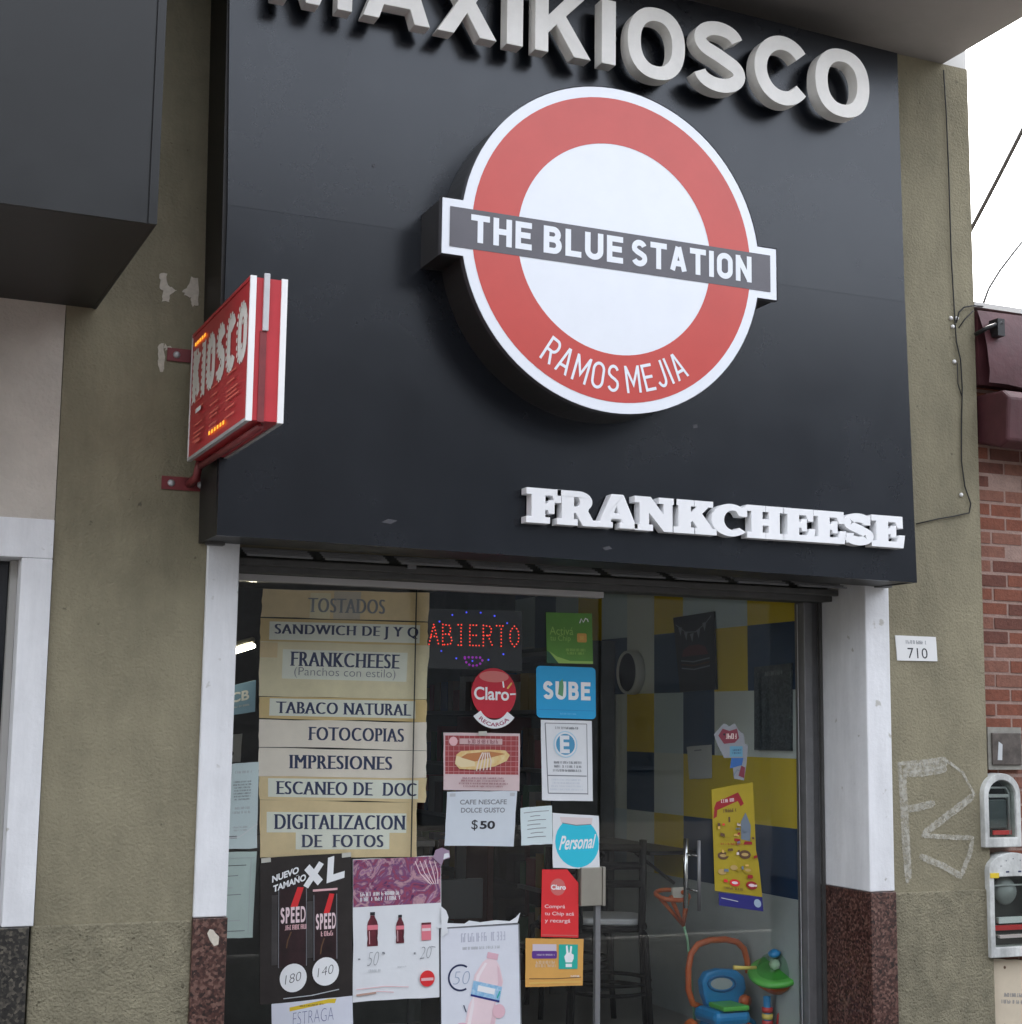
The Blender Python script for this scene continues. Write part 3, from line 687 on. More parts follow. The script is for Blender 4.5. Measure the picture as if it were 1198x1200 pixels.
# white slab-serif foam letters
YF = YB-.062
wd2 = empty('sign_lettering', (P(838,620,YF).x, YF, P(838,640,YF).z), 'row of rounded white slab serif capitals low on the black fascia', 'lettering')
fz0 = (P(640,612.5,YF).z+P(1050,643,YF).z)/2; fz1 = (P(625,571,YF).z+P(1045,605,YF).z)/2
SLAB = {'F':[[(0,0),(.60,0),(.60,.15),(.47,.15),(.47,.40),(.58,.40),(.60,.30),(.72,.30),(.72,.66),(.60,.66),(.58,.56),(.47,.56),(.47,.84),(.70,.84),(.76,.64),(.90,.64),(.90,1),(0,1),(0,.85),(.14,.85),(.14,.15),(0,.15)]],
 'E':[[(0,0),(.94,0),(.99,.38),(.85,.38),(.77,.16),(.47,.16),(.47,.43),(.58,.43),(.60,.33),(.72,.33),(.72,.68),(.60,.68),(.58,.58),(.47,.58),(.47,.84),(.73,.84),(.80,.65),(.93,.65),(.92,1),(0,1),(0,.85),(.14,.85),(.14,.15),(0,.15)]],
 'H':[[(0,0),(.53,0),(.53,.15),(.44,.15),(.44,.42),(.68,.42),(.68,.15),(.59,.15),(.59,0),(1.12,0),(1.12,.15),(.99,.15),(.99,.85),(1.12,.85),(1.12,1),(.59,1),(.59,.85),(.68,.85),(.68,.58),(.44,.58),(.44,.85),(.53,.85),(.53,1),(0,1),(0,.85),(.13,.85),(.13,.15),(0,.15)]],
 'K':[[(0,0),(.54,0),(.54,.15),(.45,.15),(.45,.34),(.52,.42),(.70,.15),(.62,.15),(.62,0),(1.2,0),(1.2,.15),(1.10,.15),(.77,.62),(.97,.85),(1.10,.85),(1.10,1),(.60,1),(.60,.85),(.68,.85),(.45,.57),(.45,.85),(.54,.85),(.54,1),(0,1),(0,.85),(.13,.85),(.13,.15),(0,.15)]],
 'N':[[(0,0),(.50,0),(.50,.15),(.38,.15),(.38,.60),(.86,0),(1.08,0),(1.08,.85),(1.20,.85),(1.20,1),(.72,1),(.72,.85),(.86,.85),(.86,.44),(.44,1),(0,1),(0,.85),(.15,.85),(.15,.15),(0,.15)]],
 'R':[[(0,0),(.57,0),(.57,.15),(.46,.15),(.46,.38),(.54,.38),(.76,0),(1.14,0),(1.14,.15),(1.03,.15),(.88,.43)]+ell(.62,.71,.38,.29,-42,90,14)+[(0,1),(0,.85),(.14,.85),(.14,.15),(0,.15)], [(.46,.53)]+ell(.57,.69,.11,.16,-90,90,10)+[(.46,.85)]],
 'A':[[(0,0),(.48,0),(.48,.15),(.40,.15),(.45,.27),(.76,.27),(.81,.15),(.72,.15),(.72,0),(1.28,0),(1.28,.15),(1.18,.15),(.82,1),(.46,1),(.10,.15),(0,.15)], [(.51,.42),(.70,.42),(.605,.70)]],
 'C':[ell(.54,.5,.54,.5,58,316,40)+ell(.60,.5,.28,.335,310,66,30)+[(.80,.66),(.99,.66),(.99,.99),(.90,.90)]],
 'S':[thick(ell(.47,.725,.31,.165,22,232,20)+[(.47,.515)]+ell(.48,.28,.33,.17,52,-165,20), .25), [(.62,.66),(.86,.66),(.86,.99),(.74,.95)][::1], [(.10,.36),(.10,.02),(.24,.06),(.34,.36)]]}
def foam(ch, px0, px1, py):
    x0, x1 = P(px0,py,YF).x, P(px1,py,YF).x
    lp = SLAB[ch]; V, Fc, _ = fill2d(lp if ch != 'S' else lp[:1], .022); a, b_, c, d_ = bbox(V)
    mx = lambda x: x0+(x1-x0)*(x-a)/(c-a); mz = lambda y: fz0+(fz1-fz0)*(y-b_)/(d_-b_)
    n = len(V); mb = MB(); dep = .055; F_ = [list(f) for f in Fc]+[[i+n for i in f][::-1] for f in Fc]; cnt = {}
    for f in Fc:
        for i in range(len(f)): cnt[(f[i], f[(i+1) % len(f)])] = 1
    for (i, j) in cnt:
        if (j, i) not in cnt: F_.append([i, i+n, j+n, j])
    mb.add([(mx(x),YF,mz(y)) for x, y in V]+[(mx(x),YF+dep,mz(y)) for x, y in V], F_, M_foam)
    if ch == 'S':
        for q in lp[1:]: mb.prism([(mx(x),YF+.0006,mz(y)) for x, y in q], [(mx(x),YF+dep-.0006,mz(y)) for x, y in q], M_foam)
    return mb.build('letter', wd2, bevel=.010, seg=4)
for ch, a, b_, py in (('F',617,658,592),('R',653,700,595),('A',699,749,599),('N',744,793,602),('K',790,840,606),('C',834,876,609),('H',876,919,613),('E',918,956,616),('E',954,992,619),('S',989,1024,621),('E',1022,1061,624)):
    foam(ch, a, b_, py)

# ------------------------------------------------------------------ roundel light box
RC = Vector((0,0,0)); RC.x = 3.31708*.928571; RC.z = (3.85596-1.6)*.928571+1.7; RR = .799185*.928571
bx0 = (P(518.5,231,YL).x+P(518,296,YL).x)/2; bx1 = (P(909,292,YL).x+P(911,352,YL).x)/2
bz1 = (P(518.5,231,YL).z+P(909,292,YL).z)/2; bz0 = (P(518,296,YL).z+P(911,352,YL).z)/2
rd = empty('roundel_sign', (RC.x, YL, RC.z-RR), 'round red and white light box with a grey bar on the black fascia', 'sign')
def outline(R0, x0, x1, z0, z1, n=96):
    pts = []
    for i in range(n):
        a = 2*math.pi*(i+.5)/n; x, z = RC.x+R0*math.cos(a), RC.z+R0*math.sin(a)
        if not (z0 < z < z1): pts.append((x, z))
    # insert bar corners where the circle is cut
    dz1, dz0 = z1-RC.z, z0-RC.z
    c1, c0 = math.sqrt(R0*R0-dz1*dz1), math.sqrt(R0*R0-dz0*dz0)
    top = [p for p in pts if p[1] >= z1]; bot = [p for p in pts if p[1] <= z0]
    top.sort(key=lambda p: -math.atan2(p[1]-RC.z, p[0]-RC.x)); top = top[::-1]
    bot.sort(key=lambda p: math.atan2(p[1]-RC.z, p[0]-RC.x))
    return [(x1,z0),(x1,z1),(RC.x+c1,z1)]+top+[(RC.x-c1,z1),(x0,z1),(x0,z0),(RC.x-c0,z0)]+bot+[(RC.x+c0,z0)]
o1 = outline(RR, bx0, bx1, bz0, bz1)
MB().wallpoly(o1, YL+.0205, -YL+YB-.021, M_signside).build('box_body', rd)
def rim(o1, o2, Y, th, m):
    mb = MB(); n = len(o1); v = []; f = []
    for (x, z) in o1: v += [(x,Y,z),(x,Y+th,z)]
    for i in range(n): j = (i+1) % n; f.append([2*i,2*i+1,2*j+1,2*j])
    return mb.add(v, f, m)
MB().wallpoly(o1, YL, .02, M_signwhite).build('white_face', rd)
g = .012
rim(outline(RR+.004, bx0-.004, bx1+.004, bz0-.004, bz1+.004), None, YL-.002, .03, mat('trim_grey',(.16,.155,.165),.35,.4)).build('trim', rd)
def annulus(r0, r1, Y, m, n=96):
    v = []; f = []
    for i in range(n):
        a = 2*math.pi*i/n; ca, sa = math.cos(a), math.sin(a)
        v += [(RC.x+r0*ca,Y,RC.z+r0*sa),(RC.x+r1*ca,Y,RC.z+r1*sa)]; j = (i+1) % n
        f.append([2*i,2*i+1,2*j+1,2*j])
    return MB().add(v, f, m)
annulus(.648*RR, .935*RR, YL-.001, M_signred).build('red_ring', rd)
MB().add([(x,YL-.002,z) for x, z in ((bx0+.034,bz0+.034),(bx1-.034,bz0+.034),(bx1-.034,bz1-.034),(bx0+.034,bz1-.034))], [[0,1,2,3]], M_signgrey).build('grey_bar', rd)
tz0 = (P(563,284,YL).z+P(878,332,YL).z)/2; tz1 = (P(555,251,YL).z+P(876,301,YL).z)/2
b = MB()
for wrd, a, c in (('THE',552,623),('BLUE',637,730),('STATION',740,880.5)):
    st, Wd = din(wrd, .215, .50); x0 = P(a,262+(a-552)*.155,YL).x; x1 = P(c,270+(c-552)*.155,YL).x
    for i, (V, Fc) in enumerate(st): b.add([(x0+(x1-x0)*x/Wd,YL-.003-i*.00006,tz0+(tz1-tz0)*y) for x, y in V], Fc, M_signwhite)
b.build('bar_lettering', rd)
# arched lettering at the foot of the ring
b = MB(); body = "RAMOS MEJIA"
s0 = P(644,414,YL); s1 = P(797,435,YL)
a0 = math.atan2(s0.z-RC.z, s0.x-RC.x); a1 = math.atan2(s1.z-RC.z, s1.x-RC.x)
hgt = .122; rb = RR*.875; kk = 0
wid = [(.16 if ch == ' ' else DIN[ch][0]*.46+.11+.15) for ch in body]
tot = sum(wid)-wid[0]/2-wid[-1]/2; acc = -wid[0]/2; kx = abs(a1-a0)*RR*.80/tot
for ch, wd in zip(body, wid):
    th = a0+(a1-a0)*(acc+wd/2)/tot; acc += wd
    if ch == ' ': continue
    st, Wd = din(ch, .11, .46); er = Vector((math.cos(th), math.sin(th))); et = Vector((-er.y, er.x))
    for V, Fc in st:
        kk += 1; pts = []
        for x, y in V:
            p = er*(rb-y*hgt)+et*((x-Wd/2)*kx); pts.append((RC.x+p.x,YL-.002-kk*.00004,RC.z+p.y))
        b.add(pts, Fc, M_signwhite)
b.build('ring_lettering', rd)

# ------------------------------------------------------------------ red blade sign
bs = empty('blade_sign', (1.35, -.12, 2.83), 'red double sided blade sign with white dotted lettering on wall brackets', 'sign')
Yr, Yf = -.2, -1.17; X0 = 1.303; X1 = 1.432; bz0_, bz1_ = 2.757, 3.288
MB().box((X0+.004,Yf+.004,bz0_+.004),(X1-.004,Yr-.004,bz1_-.004), M_red).build('body', bs)
b = MB()
for xa, xb in ((X0-.004,X0+.018),(X1-.018,X1+.004)):
    b.box((xa,Yf-.004,bz0_),(xb,Yf+.006,bz1_), M_whitetrim)
b.build('white_edge', bs)
b = MB()
for xa, xb in ((X0-.004,X0+.012),(X1-.012,X1+.004)):
    b.box((xa,Yf+.0065,bz0_-.001),(xb,Yr,bz0_+.012), M_alu); b.box((xa,Yf+.0065,bz1_-.012),(xb,Yr,bz1_+.001), M_red); b.box((xa,Yr,bz0_-.001),(xb,Yr+.006,bz1_+.001), M_whitetrim)
b.build('rim', bs)
MB().box((X0+.045,Yf-.010,bz1_-.20),(X0+.066,Yf+.003,bz1_+.012), M_alu).build('latch', bs, bevel=.002)
MB().box((X0+.038,Yf-.001,bz0_),(X0+.062,Yf+.0035,bz1_-.2), M_darkred).build('joint_strip', bs)
for z, n_ in ((P(205,416,0).z,0),(P(212,567,0).z,1)):
    b = MB(); b.box((1.235,-.008,z-.028),(1.43,-.0005,z+.028), M_darkred)
    for x in (1.275, 1.40): b.lathe([(.016,0),(.013,.006),(.006,.01),(0,.011)], (x,-.008,z), M_alu, (0,-1,0), 12)
    b.tube([(1.35,-.005,z),(1.35,-.15,z+.01),(1.36,Yr+.02,(bz0_+.03 if n_ else z+.02))], .017, M_darkred, 8)
    if n_: b.tube([(1.36,Yr+.02,bz0_-.012),(1.36,Yf+.03,bz0_-.012)], .014, M_darkred, 8)
    b.build('bracket', bs)
pb = P(185,428,0)
class Face(Sheet): pass
fc = Sheet('printed_face', '', '', None, 0, M_red, corners=[(X0-.001,Yr-.008,bz1_-.014),(X0-.001,Yf+.01,bz1_-.014),(X0-.001,Yf+.01,bz0_+.014),(X0-.001,Yr-.008,bz0_+.014)], th=.004, jit=0)
for k in ('label','category'):
    if k in fc.o: del fc.o[k]
fo = fc.o; lw = fo.location.copy(); fo.parent = bs; fo.location = lw-wloc(bs)
M_ledw = mat('white_led_dot', (.85,.84,.8), .4); M_ledo = mat('amber_led', (.9,.45,.05), .4, emit=(1,.42,.04), estr=.16); M_ledr = mat('red_print_light', (.75,.16,.12), .5)
def dots_along(V, B, mp, sp, r, S, part, m):
    S.k += 1; n = 8
    for a, b_ in B:
        if V[a] == V[b_]: continue
        p, q = mp(*V[a]), mp(*V[b_]); pw, qw = Vector((p[0]*S.W, p[1]*S.H)), Vector((q[0]*S.W, q[1]*S.H))
        L = (qw-pw).length; c = dots_along.acc
        while c < L:
            t = pw.lerp(qw, c/L); S._mb(part).add([S.pt((t.x+r*math.cos(2*math.pi*i/n))/S.W, (t.y+r*math.sin(2*math.pi*i/n))/S.H, S.k+.002*(len(S._mb(part).v) % 97)) for i in range(n)], [list(range(n))], m); c += sp
        dots_along.acc = c-L
dots_along.acc = 0
V, Fc, B = glyphs("KIOSCO", -.012, 1.1); q = bbox(V)
mp = lambda x, y: (.05+.92*(x-q[0])/(q[2]-q[0]), .44+.42*(y-q[1])/(q[3]-q[1]))
# order boundary edges into loops so that the dots run evenly
def loops(B):
    nx = {}
    for a, b_ in B: nx.setdefault(a, []).append(b_); nx.setdefault(b_, []).append(a)
    seen = set(); out = []
    for s_ in nx:
        if s_ in seen: continue
        cur, prev = s_, None; seen.add(s_)
        while True:
            nn = [k for k in nx[cur] if k != prev and k not in seen]
            if not nn: out.append((cur, s_)); break
            out.append((cur, nn[0])); prev, cur = cur, nn[0]; seen.add(cur)
    return out
fc.din('lettering', 'KIOSCO', .03, .44, .975, .87, M_ledw, t=.22, wid=.34)
st_, Wd_ = din('KIOSCO', .22, .34)
for V, Fc in st_:
    for side in (0, 1):
        pl = V[side::2]; dots_along.acc = 0
        dots_along(pl, [(i, i+1) for i in range(len(pl)-1)], lambda x, y: (.03+.945*x/Wd_, .44+.43*y), .030, .0105, fc, 'lettering', M_ledw)
rr = random.Random(4)
for (u0, v0, n_, du, dv) in ((.06,.90,5,.045,.0),(.40,.055,6,.05,0)):
    for i in range(n_): fc.rect('amber_led', u0+i*du, v0, u0+i*du+.03, v0+.03, M_ledo)
for i in range(11):
    v = .41-.033*i
    for u0 in (.12,.42,.70):
        if rr.random() < .72: fc.rect('small_print', u0, v, u0+rr.uniform(.1,.22), v+.012, M_ledr)
fc.rect('small_print', .16, .31, .26, .345, I_white); fc.rect('small_print', .16, .06, .26, .085, M_ledr)
for k, mb in fc.parts.items(): mb.build(k, fo)

# ------------------------------------------------------------------ neighbour with pink stucco, its window and its black box
nb = empty('neighbour_building', (-1.2, .2, 0), 'pale pink stucco building with a white window surround and black granite base', 'building')
xw = P(72,480,0).x
zw = P(40,608,0).z; zn = P(20,1087,-.02).z
xf = P(60,650,-.02).x
MB().box((-5,.004,zw),(XL-.003,.3,4.6), M_stucco).build('wall', nb)
xo = P(20,750,-.02).x; zo = P(5,652,-.02).z
MB().box((xo+.001,-.02,zn+.002),(XL-.004,.3,zo-.001), M_white).box((-1.6,-.02,zo),(XL-.004,.3,zw-.001), M_white).build('window_surround', nb, bevel=.004)
MB().box((-1.6,-.028,0),(XL-.02,.3,zn), M_blkgran).build('granite_base', nb, bevel=.003)
MB().box((-1.6,.16,zn+.004),(xo,.2,zo-.002), mat('dark_window_glass',(.01,.012,.016),.06,ior=1.6)).build('window_pane', nb)
MB().box((P(8,750,.1).x,.1,zn+.004),(xo-.0005,.158,zo-.002), mat('window_reveal_grey',(.4,.39,.37),.8)).build('window_frame', nb)
q = P(185,263,-1.25); zbx = q.z; xbx = P(184,263,-1.25).x
kb = empty('sign_box', (-.6, -.6, zbx), 'big charcoal metal sign box jutting out over the pink stucco wall', 'sign box')
xs1 = P(178,150,-1.25).x
def hbox(mb, pts, z0, z1, m): return mb.prism([(x,y,z0) for x, y in pts][::-1], [(x,y,z1) for x, y in pts][::-1], m)
mb = MB(); mb.box((-2.6,-1.25,zbx),(xs1-.003,-1.24,5.38), M_blackbox); mb.build('front_panel', kb)
MB().box((xs1+.003,-1.25,zbx),(xbx,-1.24,5.38), M_blackbox).build('corner_panel', kb)
MB().box((xs1-.05,-1.2395,zbx),(xbx-.013,-1.2352,5.37), M_black).build('seam_backing', kb)  # black strip added behind the panel gap so no bright sky shows in it
xbk = P(110,357,-.001).x
MB().prism([(-2.6,-1.23,zbx+.002),(xbx-.001,-1.23,zbx+.002),(xbk,-.002,zbx+.004),(-2.6,-.002,zbx+.004)][::-1], [(-2.6,-1.23,zbx+.03),(xbx-.001,-1.23,zbx+.03),(xbk,-.002,zbx+.03),(-2.6,-.002,zbx+.03)][::-1], M_return).build('underside', kb)
MB().prism([(xbx,-1.234,zbx+.001),(xbk+.01,-.002,zbx+.001),(xbk+.01,-.002,5.38),(xbx,-1.234,5.38)], [(xbx-.012,-1.234,zbx+.001),(xbk-.002,-.002,zbx+.001),(xbk-.002,-.002,5.38),(xbx-.012,-1.234,5.38)], M_return).build('side_panel', kb)

# ------------------------------------------------------------------ brick house with maroon awning and meter boxes
M_brick = [mat('brick_%s' % n, c, .9, var=.22, vscale=25, bump=.5, bscale=60) for n, c in (('red',(.19,.063,.037)),('dark',(.125,.046,.032)),('rose',(.205,.088,.06)))]
M_mort = mat('brick_mortar', (.31,.21,.175), .95, var=.15, vscale=20, bump=.5)
bh = empty('brick_house', (6.6, .25, 0), 'low red brick house beside the olive wall with a maroon awning box', 'house')
zbt = P(1170,361,.05).z
b = MB(); b.box((XR+.002,.0535,.0),(9.5,.45,zbt-.03), M_mort)
rnd = random.Random(5); z = .02; row = 0
while z < zbt-.10:
    x = XR+.006-(.1 if row % 2 else 0)
    while x < 7.4:
        x1 = x+.215; xa = max(x, XR+.006)
        if x1-xa > .03:
            j = rnd.uniform(-.002,.004)
            b.box((xa+rnd.uniform(0,.004),.05+j,z+rnd.uniform(-.002,.002)),(x1-.012+rnd.uniform(-.004,.002),.09,z+.060+rnd.uniform(-.002,.002)), M_brick[rnd.choice([0,0,1,2,2])])
        x = x1
    z += .0765; row += 1
b.build('wall', bh)
MB().box((XR+.003,.0,zbt-.029),(9.5,.47,zbt), mat('pale_coping',(.62,.6,.57),.8)).build('coping', bh)
# maroon awning housing
M_mar = mat('maroon_canvas', (.066,.017,.021), .6, var=.25, vscale=5, bump=.35, bscale=14)
aw = empty('awning_box', (6.3, -.1, P(1160,525,0).z), 'maroon awning rolled into its box high on the brick wall', 'awning')
xa = XR+.004; z3, z2, z1_, z0_ = P(1170,366,-.03).z, P(1170,448,-.1).z, P(1170,462,-.12).z, P(1160,524,-.12).z
def sag(x0, x1, zlo, zhi, ylo, yhi, n, bulge, seed):
    rn = random.Random(seed); v = []; f = []; m = 7
    for i in range(n+1):
        x = x0+(x1-x0)*i/n
        for j in range(m):
            t = j/(m-1); y = ylo+(yhi-ylo)*t-bulge*math.sin(math.pi*t)+rn.uniform(-.004,.004)
            v.append((x, y, zlo+(zhi-zlo)*t+rn.uniform(-.006,.006)))
    for i in range(n):
        for j in range(m-1): a = i*m+j; f.append([a, a+m, a+m+1, a+1])
    return MB().add(v, f, M_mar, True)
sg = sag(xa, 8.5, z2-.01, z3, -.10, -.02, 24, .03, 2); sg.box((xa+.002,-.015,z2),(8.5,.048,z3-.003), M_mar); sg.build('upper_canvas', aw)
lw_ = MB(); pr = [(.045,z1_+.02),(-.17,z1_+.012),(-.22,z1_-.03),(-.20,z0_+.03),(-.13,z0_),(.045,z0_+.05)]
lw_.prism([(xa+.02,y,z) for y, z in pr], [(8.5,y,z) for y, z in pr], M_mar); lw_.build('roller_cover', aw, bevel=.015)
MB().box((P(1168,372,-.12).x,-.13,P(1160,392,-.12).z),(P(1176,372,-.12).x,-.06,P(1160,372,-.12).z), M_black).build('arm_clip', aw)
MB().tube([P(1143,392,-.03),P(1158,384,-.10),P(1174,378,-.125)], .012, M_black, 6).build('arm', aw)

M_cream2 = mat('aged_cream_board', (.62,.53,.40), .8, var=.08); M_darkmet = mat('weathered_metal', (.10,.085,.075), .6, .3, var=.5, vscale=16)
M_meter = mat('meter_dark', (.02,.022,.022), .5)
M_meterbox = mat('weathered_white_box', (.56,.57,.55), .6, var=.14, vscale=14, bump=.2, bscale=30, grime=((9,9,4),.3))
def arch(x0, x1, z0, z1, n=14, flat=1.0):
    r = (x1-x0)/2; cx = (x0+x1)/2; zc = z1-r*flat
    return [(x0,z0),(x1,z0)]+[(cx+r*math.cos(R(180*i/n)), zc+r*flat*math.sin(R(180*i/n))) for i in range(n+1)]
# small hatch
q0, q1 = P(1156,852,.03), P(1197,902,.03)
h = empty('meter_hatch', ((q0.x+q1.x)/2, .03, q1.z), 'small weathered metal hatch set in the brick wall over the arched meter box', 'hatch')
MB().box((q0.x,.02,q1.z),(q1.x,.055,q0.z), mat('hatch_frame_grey',(.26,.25,.22),.8,var=.2,vscale=20)).build('frame', h)
MB().box((q0.x+.02,.008,q1.z+.025),(q1.x-.012,.0195,q0.z-.03), M_darkmet).build('lid', h, bevel=.004)
MB().wallpoly([(q0.x+.05,q1.z+.05),(q0.x+.08,q1.z+.05),(q0.x+.085,q0.z-.09),(q0.x+.06,q0.z-.075)], .0065, .001, mat('lid_paint_smear',(.5,.52,.53),.7)).build('paint_smear', h)
def meter(px0, px1, py0, py1, label, full):
    a, c = P(px0,py1,.0), P(px1,py0,.0); x0, x1, z0, z1 = a.x, c.x, a.z, c.z
    t = empty('meter_box', ((x0+x1)/2, .0, z0), label, 'meter box', 'electric meter boxes on the brick wall')
    fl = .9 if not full else .55
    out = arch(x0,x1,z0,z1,flat=fl); inn = arch(x0+.03,x1-.03,z0+.05,z1-(.035 if not full else .12),flat=fl if not full else .02)
    mb = MB(); n = len(out)
    v = [(x,-.035,z) for x, z in out]+[(x,-.035,z) for x, z in inn]+[(x,.05,z) for x, z in out]+[(x,.045,z) for x, z in inn]; f = []
    for i in range(n):
        j = (i+1) % n; f += [[i,j,n+j,n+i],[i,2*n+i,2*n+j,j],[n+i,n+j,3*n+j,3*n+i]]
    mb.add(v, f, M_meterbox); mb.build('frame', t, bevel=.004)
    MB().wallpoly(inn, .045, .003, M_meter).build('back_plate', t)
    w_ = x1-x0
    if not full:
        b = MB(); b.tube([(x0+.05,.0,z0+.06),(x0+.05,.0,z1-.10),(x0+.07,.0,z1-.075),(x1-.07,.0,z1-.075),(x1-.05,.0,z1-.10),(x1-.05,.0,z0+.06)], .006, M_alu, 6)
        b.box((x0+.05,-.006,z1-.125),(x1-.05,.004,z1-.108), M_alu); b.build('bracket', t)
        mb = MB(); mb.box((x0+.058,.005,z0+.09),(x1-.058,.04,z1-.135), mat('meter_case',(.06,.075,.08),.3)); mb.build('meter_case', t, bevel=.008)
        MB().box((x0+.08,-.004,z0+.062),(x1-.04,.003,z0+.084), I_red).build('seal_strip', t)
    else:
        b = MB(); b.lathe([(.0,-.0),(.055,.01),(.07,.03),(.07,.05)], ((x0+x1)/2-.01,-.012,z1-.20), mat('meter_dome',(.35,.36,.36),.25), (0,1,0), 20); b.build('meter_dial', t)
        MB().tube([(x0+.04,-.01,z0+.06),(x0+.045,-.01,z1-.13)], .006, M_alu, 6).tube([(x1-.045,-.01,z0+.06),(x1-.045,-.01,z1-.13)], .006, M_alu, 6).build('bracket', t)
        MB().box((x0+.03,-.012,z1-.17),(x1-.03,-.002,z1-.163), M_alu).build('cross_bar', t)
        MB().box((x0+.06,.0,z0+.13),(x1-.04,.02,z0+.155), I_red).box((x0+.085,.0,z0+.165),(x1-.07,.02,z0+.195), I_white).box((x0+.09,.0,z0+.09),(x1-.05,.02,z0+.105), I_palepink).build('terminal_cover', t)
        S = P(px0+6,py0+40,-.036); MB().box((x0+.004,-.039,z1-.125),(x0+.06,-.0352,z1-.10), I_yellow).build('yellow_tape', t)
        b = MB()
        for k in range(9):
            an = R(200-k*27.5); r_1, r_2 = .085, .1; cxm = (x0+x1)/2; zc = z1-.115
            if 0 <= math.degrees(an) <= 180: b.box((cxm+r_2*math.cos(an)-.003,-.0365,zc+.85*r_2*math.sin(an)-.003),(cxm+r_2*math.cos(an)+.003,-.0352,zc+.85*r_2*math.sin(an)+.003), I_grey)
        b.box((cxm-.05,-.0365,z1-.100),(cxm-.03,-.0352,z1-.092), I_navy); b.box((cxm+.03,-.0365,z1-.100),(cxm+.05,-.0352,z1-.092), I_navy); b.build('dial_marks', t)
    MB().wallpoly(arch(x0+.031,x1-.031,z0+.051,z1-(.036 if not full else .121),flat=fl if not full else .02), -.02, .002, M_clear2).build('window', t)
M_clear2 = glass_mat('meter_window', (.85,.88,.86), rough=.02)
meter(1150,1190,906,993,'arched white meter box with a red strip below its dial',False)
meter(1157,1210,998,1122,'square white meter box with yellow tape and a round dial',True)
S = Sheet('wall_board','aged cream board with rusty screws fixed to the brick wall under the meter boxes','board',[(1164,1124),(1212,1126),(1214,1260),(1166,1258)],.02,M_cream2,th=.02)
S.disc('screw',.28,.93,.008,I_brown); S.disc('screw',.26,.42,.008,I_brown)
S.greek('print',.15,.60,.75,.72,2,I_grey,seed=3); S.done()

# ------------------------------------------------------------------ cables
ck = MB()
pts = [(1106,82),(1109,130),(1112,200),(1115,300),(1119,370),(1121,400),(1126,422),(1128,455),(1127,500),(1127,540),(1131,570),(1138,590),(1136,601),(1118,605),(1100,608),(1074,614)]
ck.tube([P(x,y,-.012) for x, y in pts], .0038, M_rubber, 6)
ck.tube([P(1121,378,-.013),P(1124,366,-.015),P(1130,360,-.02),P(1142,358,-.02),P(1152,359,.0)], .0042, M_rubber, 6)
ck.tube([P(1124,384,-.012),P(1131,374,-.016),P(1141,364,-.02)], .0036, M_rubber, 6)
ck.tube([P(1122,425,-.011),P(1123,450,-.011),P(1128,466,-.012)], .0028, M_rubber, 6)
co = ck.build('wall_cable'); tag(co, 'black cable clipped down the olive wall beside the brick house', 'cable')
for x, y in ((1114,373),(1121,373),(1116,383),(1118,424),(1126,580)):
    MB().lathe([(.011,0),(.011,.008),(.006,.014),(0,.015)], P(x,y,-.001), M_whitetrim, (0,-1,0), 12).build('clip', co)
def sagline(a, c, drop, n=16): return [a.lerp(c, i/n)-Vector((0,0,drop*4*(i/n)*(1-i/n))) for i in range(n+1)]
o = MB().tube(sagline(P(1085,365,3.2), P(1262,22,1.2), .05), .016, M_rubber, 8).build('overhead_cable'); tag(o, 'thick dark overhead cable crossing the white sky', 'cable')
o = MB().tube([P(1153,355,.3),P(1155,349,.3),P(1159,338,.32),P(1172,317,.35),P(1188,296,.4),P(1215,262,.5)], .0075, M_rubber, 6).build('overhead_cable'); tag(o, 'thin drooping cable running down to the top of the brick house', 'cable')

# ------------------------------------------------------------------ house number
S = Sheet('house_number_plate','small white house number plate on the olive wall','number plate',[(1049.5,744.5),(1097,746.5),(1099,775),(1052,774)],-.006,mat('enamel_white',(.78,.78,.77),.3),th=.005,jit=.0004)
S.text('numeral','710',.27,.10,.76,.52,I_black,bold=-.002,space=1.05); S.greek('street_name',.17,.66,.80,.84,1,I_grey,fill=.8,seed=9); S.done()

# ------------------------------------------------------------------ paper strips behind the glass
YI = YG+.012
GS = 'paper strips hung in a column behind the glass'
def strip(label, quad, m, items, dy=0.):
    S = Sheet('paper_sign', label, 'paper sign', quad, YI+dy, m, GS, jit=.003)
    for it in items:
        kind = it[0]
        if kind == 'lab': S.rect('label', *it[1], it[2])
        elif kind == 'ser': S.serif('lettering', it[1], *it[2], it[3] if len(it) > 3 else I_navy)
        elif kind == 'txt': S.text('lettering', it[1], *it[2], it[3], bold=-.012)
        elif kind == 'rect': S.rect(it[3], *it[1], it[2])
    return S.done()
K_t1 = paper('kraft_tape', (.68,.50,.23)); K_t2 = paper('kraft_stain', (.55,.48,.38), .12)
strip('topmost kraft paper strip with a faded brown stain behind its lettering',[(308,690),(503,695),(502,728),(306,723)],K_kraft,[('rect',(.42,.0,.58,.98),K_t2,'stain'),('rect',(.28,.0,.40,.9),K_kraft2,'stain'),('ser','TOSTADOS',(.27,.22,.73,.72),I_grey)],.001)
strip('kraft paper strip carrying a wide white label, second from the top',[(306,724),(502,729),(501,757),(305,752)],K_t1,[('lab',(.05,.10,.95,.86),K_label),('ser','SANDWICH DE J Y Q',(.08,.22,.94,.76))],.004)
strip('tall pale paper sign with two lines of print and a blank foot',[(305,751),(503,757),(500,820),(303,815)],K_kraft2,[('lab',(.0,.70,.10,.98),K_kraft),('lab',(.13,.32,.87,.86),K_label),('ser','FRANKCHEESE',(.18,.56,.82,.82)),('txt','(Panchos con estilo)',(.20,.34,.80,.54),I_grey)],.001)
